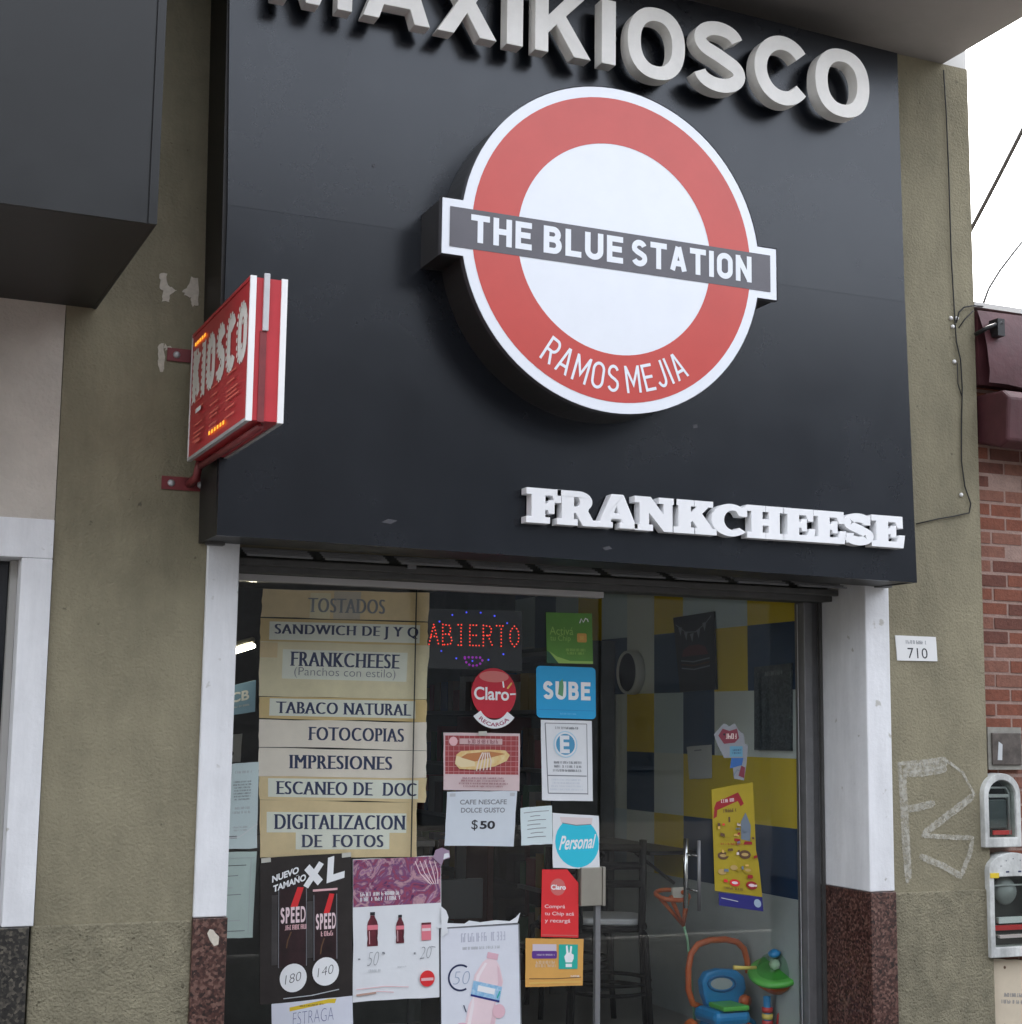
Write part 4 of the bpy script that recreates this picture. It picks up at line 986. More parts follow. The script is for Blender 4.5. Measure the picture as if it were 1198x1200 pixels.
strip('kraft paper strip with a long white label in the middle of the column',[(304,816),(500,820),(500,846),(303,842)],K_t1,[('lab',(.06,.14,.93,.92),K_label),('ser','TABACO NATURAL',(.10,.26,.90,.78))],.004)
strip('cream paper strip with its word set towards the far side',[(304,843),(500,847),(500,879),(303,875)],K_cream,[('ser','FOTOCOPIAS',(.29,.28,.86,.76))],.001)
strip('cream paper strip with one wide word centred on it',[(303,876),(500,880),(499,912),(303,909)],K_cream,[('ser','IMPRESIONES',(.18,.28,.79,.76))],.0025)
strip('kraft paper strip with a white label ending at its torn edge, above the widest one',[(304,909),(500,912),(499,940),(304,937)],K_kraft,[('lab',(.05,.12,.95,.90),K_label),('ser','ESCANEO DE  DOC',(.10,.24,.94,.78))],.004)
strip('lowest and tallest kraft paper sign with a stepped white label',[(305,938),(489,941),(488,1004),(305,1005)],K_kraft,[('lab',(.04,.44,.93,.80),K_label),('lab',(.22,.14,.82,.4399),K_label),('ser','DIGITALIZACION',(.09,.50,.92,.76)),('ser','DE  FOTOS',(.26,.18,.78,.40))],.001)

# ------------------------------------------------------------------ posters on the glass
YO = YG-.0075
S = Sheet('poster','black poster of two dark cans with a big slanted white headline','poster',[(305,1006),(412,999),(413,1168),(304,1178)],YO,mat('poster_black',(.022,.018,.017),.25,var=.4,vscale=4),jit=.002)
for (u0,u1,v0,v1,top) in ((.20,.50,.24,.84,1),(.58,.83,.27,.78,0)):
    md = mat('can_print',(.022,.008,.010),.3,var=.7,vscale=12); S.rect('glow',u0-.075,v0+.02,u0-.012,v1-.10,mat('glow_print',(.05,.045,.045),.3,var=.5,vscale=7))
    if top: S.poly('can_picture',[(u0,v0),(u1,v0),(u1,v1-.08),(u1-.05,v1-.01),(u0+.08,v1),(u0+.01,v1-.06)],md)
    else: S.rect('can_picture',u0,v0,u1,v1-.03,md); S.rect('can_picture',u0-.01,v1-.035,u1+.01,v1-.02,I_pink)
    S.line('can_picture',[(u0,v0),(u0,v1-.06)],.003,I_grey); S.line('can_picture',[(u1,v0),(u1,v1-.06)],.003,I_grey)
    w_ = u1-u0
    S.poly('can_picture',[(u0+w_*.42,v1-.19),(u0+w_*.68,v1-.19),(u0+w_*.9,v1-.06),(u0+w_*.68,v1-.055)],I_red)
    S.din('lettering','SPEE',u0+.02,v1-.30,u0+(u1-u0)*.75,v1-.19,I_palepink,t=.2,wid=.36); S.text('lettering','D',u0+(u1-u0)*.79,v1-.30,u1-.01,v1-.19,I_palepink,bold=.02)
    S.greek('lettering',u0+.03,v1-.345,u1-.02,v1-.315,1,I_pink,fill=1.1,seed=int(u0*100))
    S.line('can_picture',[(u0+w_*.45,v1-.36),(u0+w_*.32,v1-.42),(u0+w_*.28,v1-.47)],.006,I_brown)
S.din('lettering','XL',.455,.795,.93,.965,I_white,t=.27,wid=.62,shear=.3,rot=13)
S.text('lettering','NUEVO',.12,.855,.42,.90,I_white,bold=.04,shear=.3,rot=16); S.text('lettering','TAMAÑO',.13,.795,.50,.85,I_white,bold=.04,shear=.3,rot=16)
for u, txt in ((.355,'180'),(.705,'140')):
    S.disc('price_circle',u,.165 if u < .5 else .19,.072*S.W/.42 if 0 else S.W*.145,I_white); S.text('price_circle',txt,u-.085,.135 if u < .5 else .165,u+.085,.195 if u < .5 else .225,I_black,bold=-.02,shear=.3,rot=10)
S.tape((.06,.985),(.94,.985)); S.line('crease',[(.25,.03),(.55,.035),(.85,.06)],.004,I_pale); S.done()

def photo_mat(name, ramp, scale, dist=2.5):
    m = bpy.data.materials.new(name); m.use_nodes = True; t = m.node_tree; b = t.nodes['Principled BSDF']; b.inputs['Roughness'].default_value = .35
    tc = t.nodes.new('ShaderNodeTexCoord'); n = t.nodes.new('ShaderNodeTexNoise'); n.inputs['Scale'].default_value = scale; n.inputs['Detail'].default_value = 3; n.inputs['Distortion'].default_value = dist
    cr = t.nodes.new('ShaderNodeValToRGB'); el = cr.color_ramp.elements; k = len(ramp)
    el[0].position = .25; el[0].color = (*ramp[0], 1); el[1].position = .75; el[1].color = (*ramp[-1], 1)
    for i in range(1, k-1): e_ = el.new(.25+.5*i/(k-1)); e_.color = (*ramp[i], 1)
    t.links.new(tc.outputs['Object'], n.inputs['Vector']); t.links.new(n.outputs['Fac'], cr.inputs[0]); t.links.new(cr.outputs[0], b.inputs['Base Color']); return m
M_photo = photo_mat('purple_crowd_print', ((.03,.01,.04),(.11,.035,.12),(.32,.06,.11),(.16,.06,.17),(.52,.30,.33),(.28,.12,.25),(.66,.52,.58)), 11)
S = Sheet('poster','white drinks poster with two cola bottles and a small can under a purple photo','poster',[(414,1008),(517,1003),(517,1168),(414,1175)],YO-.002,K_white,jit=.003)
S.rect('purple_photo',0,.665,.995,1.0,M_photo)
for i in range(5): S.line('purple_photo',[(.70+i*.055,.97),(.76+i*.05,.88),(.88+i*.02,.80)],.004,I_palepink)
S.greek('lettering',.06,.70,.58,.77,2,I_white,fill=.75,seed=12,centre=False)
def bottle(S, part, cu, v0, v1, wd, m, capm, lab):
    h = v1-v0; prof = [(1,0),(1,.10),(.9,.22),(1,.36),(1,.62),(.85,.72),(.45,.84),(.40,.90)]
    pts = [(cu+wd*p, v0+h*t) for p, t in prof]+[(cu-wd*p, v0+h*t) for p, t in prof[::-1]]
    S.poly(part, pts, m); S.line(part, [(cu-wd*.55,v0+h*.06),(cu-wd*.6,v0+h*.45)], .003, I_pink); S.line(part, [(cu+wd*.7,v0+h*.05),(cu+wd*.7,v0+h*.46)], .0035, mat('ink_cola_edge',(.03,.005,.008),.4)); S.rect(part, cu-wd*.45, v0+h*.905, cu+wd*.45, v0+h, capm); S.rect(part, cu-wd*.98, v0+h*.48, cu+wd*.98, v0+h*.62, lab)
bottle(S,'bottle_picture',.215,.385,.625,.06,I_cola,I_black,mat('label_rose',(.75,.2,.25),.5)); bottle(S,'bottle_picture',.525,.395,.595,.046,I_cola,I_black,mat('label_rose',(.75,.2,.25),.5))
S.rect('can_picture',.77,.405,.88,.515,mat('label_rose',(.75,.2,.25),.5)); S.rect('can_picture',.77,.515,.88,.53,I_cola); S.rect('can_picture',.775,.47,.875,.49,I_palepink)
S.text('price','50',.16,.25,.28,.345,I_grey,bold=-.03,shear=.2); S.text('price','20',.76,.275,.88,.36,I_grey,bold=-.03,shear=.2); S.line('price',[(.88,.36),(.93,.352)],.003,I_grey); S.rect('price',.05,.295,.075,.305,I_grey); S.rect('price',.68,.31,.70,.325,I_grey); S.line('price',[(.32,.335),(.34,.335),(.345,.325)],.008,I_grey); S.greek('price',.15,.20,.30,.23,1,I_pale,fill=.6,seed=2); S.greek('price',.48,.22,.60,.24,1,I_pale,fill=.5,seed=5)
S.disc('logo_disc',.835,.135,S.W*.085,I_red); S.rect('logo_disc',.765,.12,.905,.14,I_pink)
S.line('stripe',[(.03,.09),(.35,.10),(.62,.085)],.003,I_pink); S.line('stripe',[(.03,.05),(.25,.06)],.009,mat('stripe_brown',(.5,.32,.26),.6)); S.line('stripe',[(.25,.07),(.45,.055)],.003,I_pink)
S.poly('torn_flap',[(.90,.99),(1.0,.93),(1.02,.97),(1.10,.985),(1.09,1.035),(1.0,1.06),(.93,1.045)],mat('mauve_scrap',(.34,.24,.33),.6)); S.poly('torn_flap',[(1.02,.975),(1.09,.99),(1.08,1.02),(1.03,1.015)],K_white); S.poly('torn_edge',[(.995,.64),(1.05,.61),(1.08,.56),(1.06,.50),(1.075,.45),(.995,.42)],K_white); S.done()

S = Sheet('poster','white poster of a tilted pink water bottle with a blue label','poster',[(516,1088),(608,1083),(611,1222),(517,1224)],YO-.003,paper('cool_white_paper',(.72,.74,.80),.03),jit=.001)
S.line('black_edge',[(-.005,0),(-.005,1)],.008,I_black); S.line('black_edge',[(-.01,.999),(1.0,1.0)],.006,I_grey); S.line('black_edge',[(1.0,0),(1.0,1)],.006,I_grey)
S.greek('headline',.16,.86,.88,.955,1,mat('headline_mauve',(.52,.53,.62),.6),fill=.8,seed=21,cw=.42); S.greek('headline',.26,.80,.74,.83,1,I_pale,fill=.8,seed=22)
S.disc('price_ring',.245,.565,S.W*.155,I_navy,arc=(55,300),inner=.86); S.text('price_ring','50',.16,.51,.36,.62,mat('ink_steel_blue',(.3,.38,.52),.6),bold=-.03,shear=.2)
def rotp(pts, cu, cv, a):
    ca, sa = math.cos(R(a)), math.sin(R(a)); out = []
    for u, v in pts:
        dx, dy = (u-cu)*S.W, (v-cv)*S.H; out.append((cu+(dx*ca-dy*sa)/S.W, cv+(dx*sa+dy*ca)/S.H))
    return out
cu, cv = .55, .40
S.poly('bottle_picture',rotp([(.37,.0),(.74,.0),(.74,.30),(.70,.36),(.74,.42),(.74,.56),(.66,.68),(.61,.72),(.49,.72),(.44,.68),(.37,.56),(.37,.42),(.40,.36),(.37,.30)],cu,cv,-13),I_palepink)
S.poly('bottle_picture',rotp([(.40,.02),(.44,.02),(.44,.30),(.42,.36),(.44,.56),(.50,.68),(.47,.68),(.40,.56)],cu,cv,-13),mat('ink_ghost_pink',(.90,.80,.82),.4)); S.poly('bottle_picture',rotp([(.68,.02),(.73,.02),(.73,.30),(.69,.36),(.73,.42),(.73,.55),(.66,.66),(.63,.68),(.68,.54)],cu,cv,-13),mat('ink_deep_pink',(.76,.53,.58),.4)); S.poly('bottle_picture',rotp([(.48,.722),(.62,.722),(.62,.775),(.48,.775)],cu,cv,-13),mat('cap_rose',(.74,.45,.52),.5))
S.poly('bottle_label',rotp([(.37,.385),(.74,.385),(.74,.51),(.37,.51)],cu,cv,-13),mat('label_blue',(.16,.42,.68),.5,col2=(.5,.68,.82),vscale=50)); S.poly('bottle_label',rotp([(.37,.375),(.74,.375),(.74,.392),(.37,.392)],cu,cv,-13),I_darkblue); S.poly('bottle_label',rotp([(.44,.43),(.66,.43),(.66,.48),(.44,.48)],cu,cv,-13),I_white)
S.line('droplet',[(.28,.33),(.31,.27)],.005,I_navy); S.line('droplet',[(.74,.44),(.70,.38)],.006,I_teal); S.disc('fruit_picture',.26,.10,S.W*.11,mat('fruit_pink',(.78,.5,.56),.5)); S.disc('fruit_picture',.72,.27,S.W*.08,mat('fruit_pink',(.78,.5,.56),.5))
S.poly('torn_top',[(-.03,1.005),(.98,1.012),(1.02,1.10),(.96,1.06),(.88,1.03),(.70,1.045),(.50,1.035),(.36,1.055),(.30,1.03),(.05,1.045),(-.05,1.02)],K_white); S.done()

S = Sheet('handwritten_notice','white notice with a yellow strip and blue handwriting under the black poster','notice',[(318,1177),(413,1167),(415,1250),(319,1252)],YO-.003,paper('lilac_white_paper',(.68,.70,.78),.03),jit=.001)
S.poly('yellow_strip',[(.22,.86),(.70,.93),(.78,.92),(.80,.985),(.70,.99),(.22,.92)],I_yellow); S.greek('yellow_strip',.30,.90,.66,.95,1,I_brown,fill=.5,seed=8)
S.text('lettering','ESTRAGA',.26,.66,.76,.85,I_darkblue,bold=-.03,shear=.1,rot=3); S.done()

S = Sheet('notice','bluish notice with small rows of print beside the white casing','notice',[(262,896),(303,893),(301,994),(260,996)],YI,K_blue,jit=.002)
S.greek('small_print',.25,.87,.85,.92,1,I_pale,seed=1); S.greek('small_print',.28,.20,.7,.27,2,I_pale,seed=2); S.greek('small_print',.25,.40,.8,.5,2,I_pale,seed=3); S.rect('small_print',.2,.125,.42,.155,I_grey)
S.greek('small_print',.25,.56,.82,.80,7,I_grey,seed=40,fill=.5)
S.line('fold',[(.0,.13),(.5,.14),(1.0,.28)],.004,K_white); S.done()
S = Sheet('notice','greenish notice ruled with thin lines below the bluish one','notice',[(259,999),(301,998),(296,1099),(257,1100)],YI+.002,paper('greenish_paper',(.55,.66,.62),.03),jit=.001)
for v, u1, m in ((.84,.72,I_black),(.72,.5,I_grey),(.58,.35,I_pale),(.50,.6,I_grey),(.20,.6,I_pale),(.08,.75,I_grey)): S.line('ruled_line',[(.2,v),(u1,v+.005)],.003,m)
S.line('ruled_line',[(.85,.05),(.85,.92)],.002,I_pale); S.line('ruled_line',[(.1,.93),(.95,.93)],.002,I_pale); S.done()

S = Sheet('sticker','green sticker with an orange chip square and white print','sticker',[(640,717.5),(694,719),(695,778),(641,777)],YO,I_green,jit=.0005)
S.poly('swoosh',[(0,0),(.25,.0),(.05,.22),(0,.24)],I_dkgreen); S.poly('swoosh',[(.25,.0),(1,.0),(1,.05),(.5,.05),(.22,.13),(.05,.24)],I_lime)
S.text('lettering','Activá',.07,.56,.58,.72,I_lime,bold=.0); S.text('lettering','tu Chip',.08,.41,.52,.55,I_lime,bold=.0); S.greek('lettering',.38,.17,.84,.30,2,I_lime,fill=.8,seed=6)
S.rrect('chip_picture',.66,.42,.87,.60,.008,I_orange); S.rect('chip_picture',.72,.47,.81,.55,I_amber)
S.line('logo',[(.72,.80),(.76,.89),(.80,.82),(.85,.90),(.89,.88),(.91,.83)],.007,I_white); S.done()

S = Sheet('sticker','bright blue rounded sticker with big white capitals','sticker',[(628.5,780),(698,782.5),(698.5,843),(629,841)],YO-.001,I_sky,
          outline=[(u+(-1 if u > .5 else 1)*.07*(1-math.cos(R(a))) if 0 else q_[0], q_[1]) for q_ in [(.5+.43*sx+.07*math.cos(R(a)), .5+.42*sy+.08*math.sin(R(a))) for sx, sy, a0 in ((1,-1,-90),(1,1,0),(-1,1,90),(-1,-1,180)) for a in range(a0,a0+91,15)] for u, a in [(0,0)]])
S.rect('foot_band',.03,.155,.97,.165,mat('ink_mid_blue',(.02,.24,.55),.4)); S.greek('foot_band',.34,.06,.70,.12,1,mat('ink_light_blue',(.15,.5,.8),.4),seed=3)
S.din('lettering','SUBE',.11,.36,.91,.71,I_white,t=.22,wid=.46); S.poly('leaf',[(.36,.46),(.44,.42),(.455,.62),(.44,.76),(.385,.70)],mat('leaf_green',(.12,.33,.16),.5)); S.done()

M_ball = mat('glossy_red_ball', (.56,.03,.05), .18, var=.08)
q = P(578.5,812,YG-.01); rbx = .5*(P(605,812,YG).x-P(552.5,812,YG).x)*.97; rbz = .5*(P(578,783,YG).z-P(578,842,YG).z)
S = Sheet('round_sticker','round red ball sticker with white lettering over a curved ribbon','sticker',[(552.5,782),(605,784),(605,843),(552.5,841)],YG-.010,M_ball,outline=[(.5+.5*math.cos(R(a)), .5+.5*math.sin(R(a))) for a in range(0,360,10)])
S.text('lettering','Claro',.06,.36,.84,.62,I_white,bold=.022)
for (a, c) in (((.72,.62),(.70,.75)),((.80,.60),(.90,.72)),((.86,.49),(.99,.50))): S.line('ray',[a,c],.008,I_amber if a[0] == .80 else I_white)
S.disc('sheen',.5,.83,S.W*.33,mat('ball_highlight_print',(.68,.20,.18),.2),asp=.35)
pts = [(.5+.62*math.cos(R(a)),.5+.70*math.sin(R(a))) for a in range(222,319,8)]; inn = [(.5+.40*math.cos(R(a)),.5+.53*math.sin(R(a))) for a in range(318,221,-8)]
S.poly('ribbon',pts+inn,I_white)
b_ = S; V, Fc, B = glyphs('RECARGA', .02); q = bbox(V); S.k += 1; vv = []
for x, y in V:
    t = (x-q[0])/(q[2]-q[0]); a = R(232+76*t); rr_ = (1-(y-q[1])/(q[3]-q[1])); ru, rv = .46+.10*rr_, .585+.075*rr_
    vv.append(S.pt(.5+ru*math.cos(a), .5+rv*math.sin(a), S.k))
S._mb('ribbon').add(vv, Fc, mat('ink_wine', (.35,.05,.12), .5)); S.done()

S = Sheet('poster','small poster of a dressed hot dog on a red checked cloth','poster',[(520,858.5),(609.5,859.5),(609,927),(520,926)],YO-.001,paper('rosy_paper',(.66,.52,.52),.04),jit=.001)
S.rect('red_cloth',.02,.28,.98,.95,mat('ink_brick_red',(.36,.055,.06),.5,var=.15,vscale=30))
for i in range(7): S.line('red_cloth',[(.02,.32+i*.09),(.98,.33+i*.09)],.003,mat('cloth_line',(.55,.25,.25),.5))
for i in range(14): S.line('red_cloth',[(.06+i*.068,.28),(.06+i*.068,.95)],.0025,mat('cloth_line',(.55,.25,.25),.5))
S.rect('headline',.20,.80,.76,.90,mat('ink_dusty_pink',(.62,.42,.42),.5)); S.greek('headline',.24,.81,.74,.89,1,mat('ink_plum',(.3,.1,.12),.5),fill=.9,seed=4); S.disc('headline',.12,.85,S.W*.055,I_pink)
S.poly('hot_dog',[(.14,.46),(.20,.37),(.40,.36),(.66,.42),(.82,.52),(.86,.62),(.80,.70),(.60,.71),(.40,.70),(.22,.68),(.16,.62)],I_bread)
S.poly('hot_dog',[(.15,.52),(.40,.50),(.80,.64),(.60,.68),(.30,.64)],mat('ink_sausage',(.5,.2,.07),.5)); S.poly('hot_dog',[(.14,.46),(.22,.40),(.40,.42),(.40,.50),(.24,.56),(.16,.60)],mat('ink_pale_bread',(.8,.66,.4),.5))
for i in range(5): S.line('sauce',[(.42+i*.045,.34+i*.005),(.45+i*.04,.52),(.50+i*.02,.66)],.006,mat('ink_cream',(.8,.68,.62),.5))
S.tape((.5,.99)); S.greek('small_print',.15,.05,.85,.24,4,mat('ink_plum',(.3,.1,.12),.5),fill=.6,seed=14); S.done()

S = Sheet('price_sheet','plain white price sheet taped under the hot dog poster','price sheet',[(524,928),(606,927),(602,992),(521,991)],YO,paper('cool_sheet',(.63,.68,.73),.03),jit=.0015)
S.text('lettering','CAFE NESCAFE',.19,.76,.86,.85,I_grey,bold=.02); S.text('lettering','DOLCE GUSTO',.21,.61,.84,.70,I_grey,bold=.02); S.text('lettering','$',.37,.28,.46,.48,I_black,bold=.0); S.text('lettering','50',.49,.31,.71,.46,I_black,bold=.03)
S.rect('tape',.04,.91,.12,.97,I_pale); S.rect('tape',.90,.91,.97,.97,I_pale); S.done()

S = Sheet('notice','white framed notice with a blue disc bearing a letter','notice',[(634,843.5),(693.5,845),(695,939),(635.5,938)],YO-.001,K_white,jit=.0008)
for pts in ([(.08,.96),(.90,.96)],[(.90,.96),(.90,.08)],[(.90,.09),(.12,.09)],[(.12,.09),(.08,.96)],[(.10,.31),(.88,.31)]): S.line('ruled_frame',pts,.0035 if pts[0][1] > .4 else .005,I_grey)
S.greek('small_print',.18,.88,.82,.93,1,I_grey,fill=.6,seed=31); S.greek('small_print',.14,.35,.84,.50,3,I_grey,fill=.6,seed=32); S.greek('small_print',.14,.12,.80,.28,4,mat('ink_whisper',(.62,.66,.72),.6),fill=.5,seed=33)
S.disc('emblem',.47,.70,S.W*.235,mat('emblem_pale',(.45,.65,.78),.5)); S.disc('emblem',.47,.70,S.W*.215,K_white); S.disc('emblem',.47,.70,S.W*.185,mat('emblem_blue',(.07,.30,.50),.5)); S.text('emblem','E',.36,.59,.55,.81,K_white,bold=.04); S.done()

S = Sheet('note','small bluish note with ruled handwriting next to the price sheet','note',[(610,947),(647,944),(648,989),(611,991)],YO,K_blue,jit=.0015)
for i, (a, c) in enumerate(((.1,.9),(.3,.62),(.22,.8),(.2,.62),(.2,.8),(.3,.7),(.2,.78))): S.line('handwriting',[(a,.86-.11*i),((a+c)/2,.875-.11*i),(c,.87-.11*i)],.0032,I_grey)
S.done()

S = Sheet('sticker','white square sticker with a large cyan disc','sticker',[(648,953),(702,956),(703,1019),(648,1017)],YO-.002,K_white,jit=.002)
S.disc('cyan_disc',.52,.48,S.W*.47,I_cyan,asp=1.0); S.poly('torn_edge',[(.18,.84),(.45,.80),(.84,.83),(.86,.95),(.15,.94)],mat('ink_blush',(.72,.62,.62),.6)); S.line('torn_edge',[(.20,.83),(.5,.80),(.82,.83)],.004,I_grey)
S.text('lettering','Personal',.16,.36,.90,.62,I_white,bold=.02,shear=.35,rot=5); S.done()

S = Sheet('card','red card with a clipped corner and three lines of white print','card',[(634,1019),(678,1019),(678,1099),(634,1098)],YO-.003,I_red,outline=[(0,0),(1,0),(1,.80),(.70,1),(.03,1)])
S.disc('ball_picture',.45,.74,S.W*.20,mat('ink_ball_rose',(.62,.15,.14),.4)); S.text('lettering','Claro',.27,.70,.66,.775,I_white,bold=.03)
for i, t in enumerate(('Comprá','tu Chip acá','y recargá')): S.text('lettering',t,.10,.41-.105*i,(.64,.88,.78)[i],.48-.105*i,mat('ink_soft_pink',(.85,.62,.62),.5),bold=.012)
S.line('edge_line',[(.03,.03),(.97,.03)],.004,mat('ink_ball_rose',(.62,.15,.14),.4)); S.done()

S = Sheet('card','orange card with a purple band and a white hand on teal','card',[(616,1099.5),(684,1100.5),(683,1155),(616,1157)],YO-.004,I_orange,jit=.001)
S.rect('pale_panel',.12,.62,.53,.88,mat('ink_lilac',(.62,.55,.62),.5)); S.rrect('purple_band',.11,.58,.54,.74,.008,I_purple); S.greek('purple_band',.18,.63,.50,.69,1,mat('ink_lilac',(.62,.55,.62),.5),seed=2)
S.greek('small_print',.12,.40,.54,.54,2,mat('ink_sand',(.7,.55,.4),.5),fill=.9,seed=4); S.line('small_print',[(.06,.17),(.55,.16),(.97,.18)],.003,I_brown); S.line('small_print',[(.06,.08),(.97,.08)],.008,I_amber); S.greek('small_print',.76,.17,.95,.24,1,I_white,seed=9)
S.rect('teal_square',.57,.36,.90,.88,I_teal)
S.poly('hand_picture',[(.69,.50),(.80,.50),(.83,.58),(.83,.66),(.79,.69),(.80,.84),(.77,.85),(.755,.71),(.74,.70),(.72,.86),(.69,.85),(.70,.69),(.665,.62)],I_white); S.rect('hand_picture',.69,.40,.80,.47,I_white); S.done()

# light up sign hung inside the glass
M_ledred = mat('red_led', (.8,.05,.03), .4, emit=(1,.06,.03), estr=.19); M_ledblue = mat('blue_led', (.05,.05,.8), .4, emit=(.06,.08,1), estr=.17); M_ledvio = mat('violet_led', (.4,.02,.5), .4, emit=(.45,.02,.6), estr=.05)
S = Sheet('led_sign','lit sign of red and blue light dots hanging in the window','lit sign',[(497,713),(612,716),(612,786),(497,783)],YG+.05,mat('led_board',(.004,.004,.005),.4),jit=0,th=.012)
LT = {'A':[[(0,0),(.5,1),(1,0)],[(.22,.4),(.78,.4)]],'B':[[(0,0),(0,1),(.75,.95),(.85,.75),(.7,.53),(0,.52)],[(.7,.5),(1,.28),(.8,.03),(0,0)]],'I':[[(.5,0),(.5,1)],[(.2,0),(.8,0)],[(.2,1),(.8,1)]],
      'E':[[(1,0),(0,0),(0,1),(1,1)],[(0,.5),(.8,.5)]],'R':[[(0,0),(0,1),(.8,.95),(.9,.75),(.7,.52),(0,.5)],[(.5,.5),(1,0)]],'T':[[(.5,0),(.5,1)],[(0,1),(1,1)]],'O':[[(.5,0),(.1,.2),(0,.5),(.1,.8),(.5,1),(.9,.8),(1,.5),(.9,.2),(.5,0)]]}
def led_line(part, pts, sp, r, m):
    S.k += 1; acc = 0
    for p, q in zip(pts, pts[1:]):
        pw, qw = Vector((p[0]*S.W,p[1]*S.H)), Vector((q[0]*S.W,q[1]*S.H)); L = (qw-pw).length
        while acc <= L:
            t = pw.lerp(qw, acc/max(L,1e-6)); c = S.pt(t.x/S.W, t.y/S.H, 1)
            S._mb(part).lathe([(r,0),(r*.8,r*.6),(0,r)], c, m, tuple(S.n), 8); acc += sp
        acc -= L
for i, ch in enumerate('ABIERTO'):
    u0 = .04+i*.137
    for ln in LT[ch]: led_line('red_led', [(u0+.095*x+.01, .40+.34*y) for x, y in ln], .0165, .0036, M_ledred)
el = [(.5+.42*math.cos(R(a)), .56+.40*math.sin(R(a))) for a in range(35,150,6)]; led_line('blue_led', el, .075, .0045, M_ledblue)
led_line('blue_led', [(.5+.40*math.cos(R(a)), .50+.36*math.sin(R(a))) for a in range(215,330,6)], .085, .0045, M_ledblue)
led_line('violet_led', [(.5+.09*math.cos(R(a)), .18+.12*math.sin(R(a))) for a in range(180,361,15)], .02, .006, M_ledvio); led_line('violet_led',[(.41,.2),(.59,.2)],.02,.006,M_ledvio); S.done()

# posters on the glass door
S = Sheet('poster','yellow sweets poster with a red banner on the glass door','poster',[(834,924),(883,917),(893.5,1050),(838,1044)],YG-.009,mat('poster_yellow',(.40,.30,.015),.45,var=.1),jit=.002,outline=[(0,0),(1,-.01),(.98,.29),(.94,.40),(.96,.62),(.99,1.0),(.5,1.0),(0,.99)])
S.poly('banner',[(.04,.80),(.10,.78),(.60,.85),(.66,.80),(.74,.82),(.68,.88),(.62,.93),(.10,.86)],I_darkred); S.poly('banner',[(.02,.70),(.10,.72),(.12,.80),(.05,.80)],I_darkred)
S.text('banner','',0,0,1,1,I_white) if 0 else S.greek('banner',.14,.845,.56,.885,1,I_palepink,fill=.8,seed=1)
S.greek('small_print',.22,.74,.54,.80,1,I_brown,seed=2); S.rect('small_print',.36,.66,.40,.71,I_brown); S.rect('small_print',.38,.58,.46,.62,mat('ink_mustard',(.4,.28,.02),.5)); S.greek('small_print',.12,.48,.40,.53,2,mat('ink_mustard',(.4,.28,.02),.5),seed=4)
S.poly('toy_picture',[(.62,.50),(.82,.48),(.86,.62),(.76,.74),(.64,.66)],mat('ink_slate',(.16,.2,.25),.5)); S.poly('toy_picture',[(.46,.485),(.60,.47),(.60,.50),(.47,.51)],I_darkred); S.poly('toy_picture',[(.66,.45),(.86,.45),(.86,.475),(.70,.48)],I_darkred)
for u, v, r, m in ((.20,.345,.12,I_brown),(.68,.36,.13,I_brown),(.42,.235,.08,mat('ink_mustard2',(.5,.34,.12),.5)),(.72,.22,.11,mat('ink_mustard',(.4,.28,.02),.5)),(.16,.19,.09,mat('ink_mustard2',(.5,.34,.12),.5)),(.42,.095,.11,I_red),(.78,.085,.12,I_darkred)):
    S.disc('sweet_logo',u,v,S.W*r,m,asp=.62); S.disc('sweet_logo',u,v,S.W*r*.6,I_palepink if m in (I_red,I_darkred) else mat('ink_mustard2',(.5,.34,.12),.5),asp=.4)
rn = random.Random(17); PC = [I_red, I_darkred, I_brown, mat('ink_mustard',(.4,.28,.02),.5), mat('ink_slate',(.16,.2,.25),.5), I_amber, mat('ink_cream',(.8,.68,.62),.5)]
for i in range(26):
    u, v = rn.uniform(.08,.90), rn.uniform(.05,.66); du, dv = rn.uniform(.02,.06), rn.uniform(.006,.016); a = rn.uniform(-.3,.3)
    S.poly('confetti_print',[(u-du,v-dv-a*du*.4),(u+du,v-dv+a*du*.4),(u+du*.9,v+dv+a*du*.4),(u-du*.9,v+dv-a*du*.4)],rn.choice(PC))
S.greek('small_print',.10,.02,.62,.06,1,I_brown,seed=51); S.greek('small_print',.12,.44,.60,.475,1,I_darkred,seed=52); S.greek('small_print',.50,.54,.60,.66,4,I_brown,seed=53)
S.rect('blue_strip',.05,-.135,.97,-.01,mat('ink_deep_blue',(.02,.02,.17),.4)); S.line('blue_strip',[(.10,-.06),(.45,-.075)],.004,I_pale); S.disc('blue_strip',.86,-.07,S.W*.075,mat('ink_ice',(.35,.45,.55),.4)); S.done()

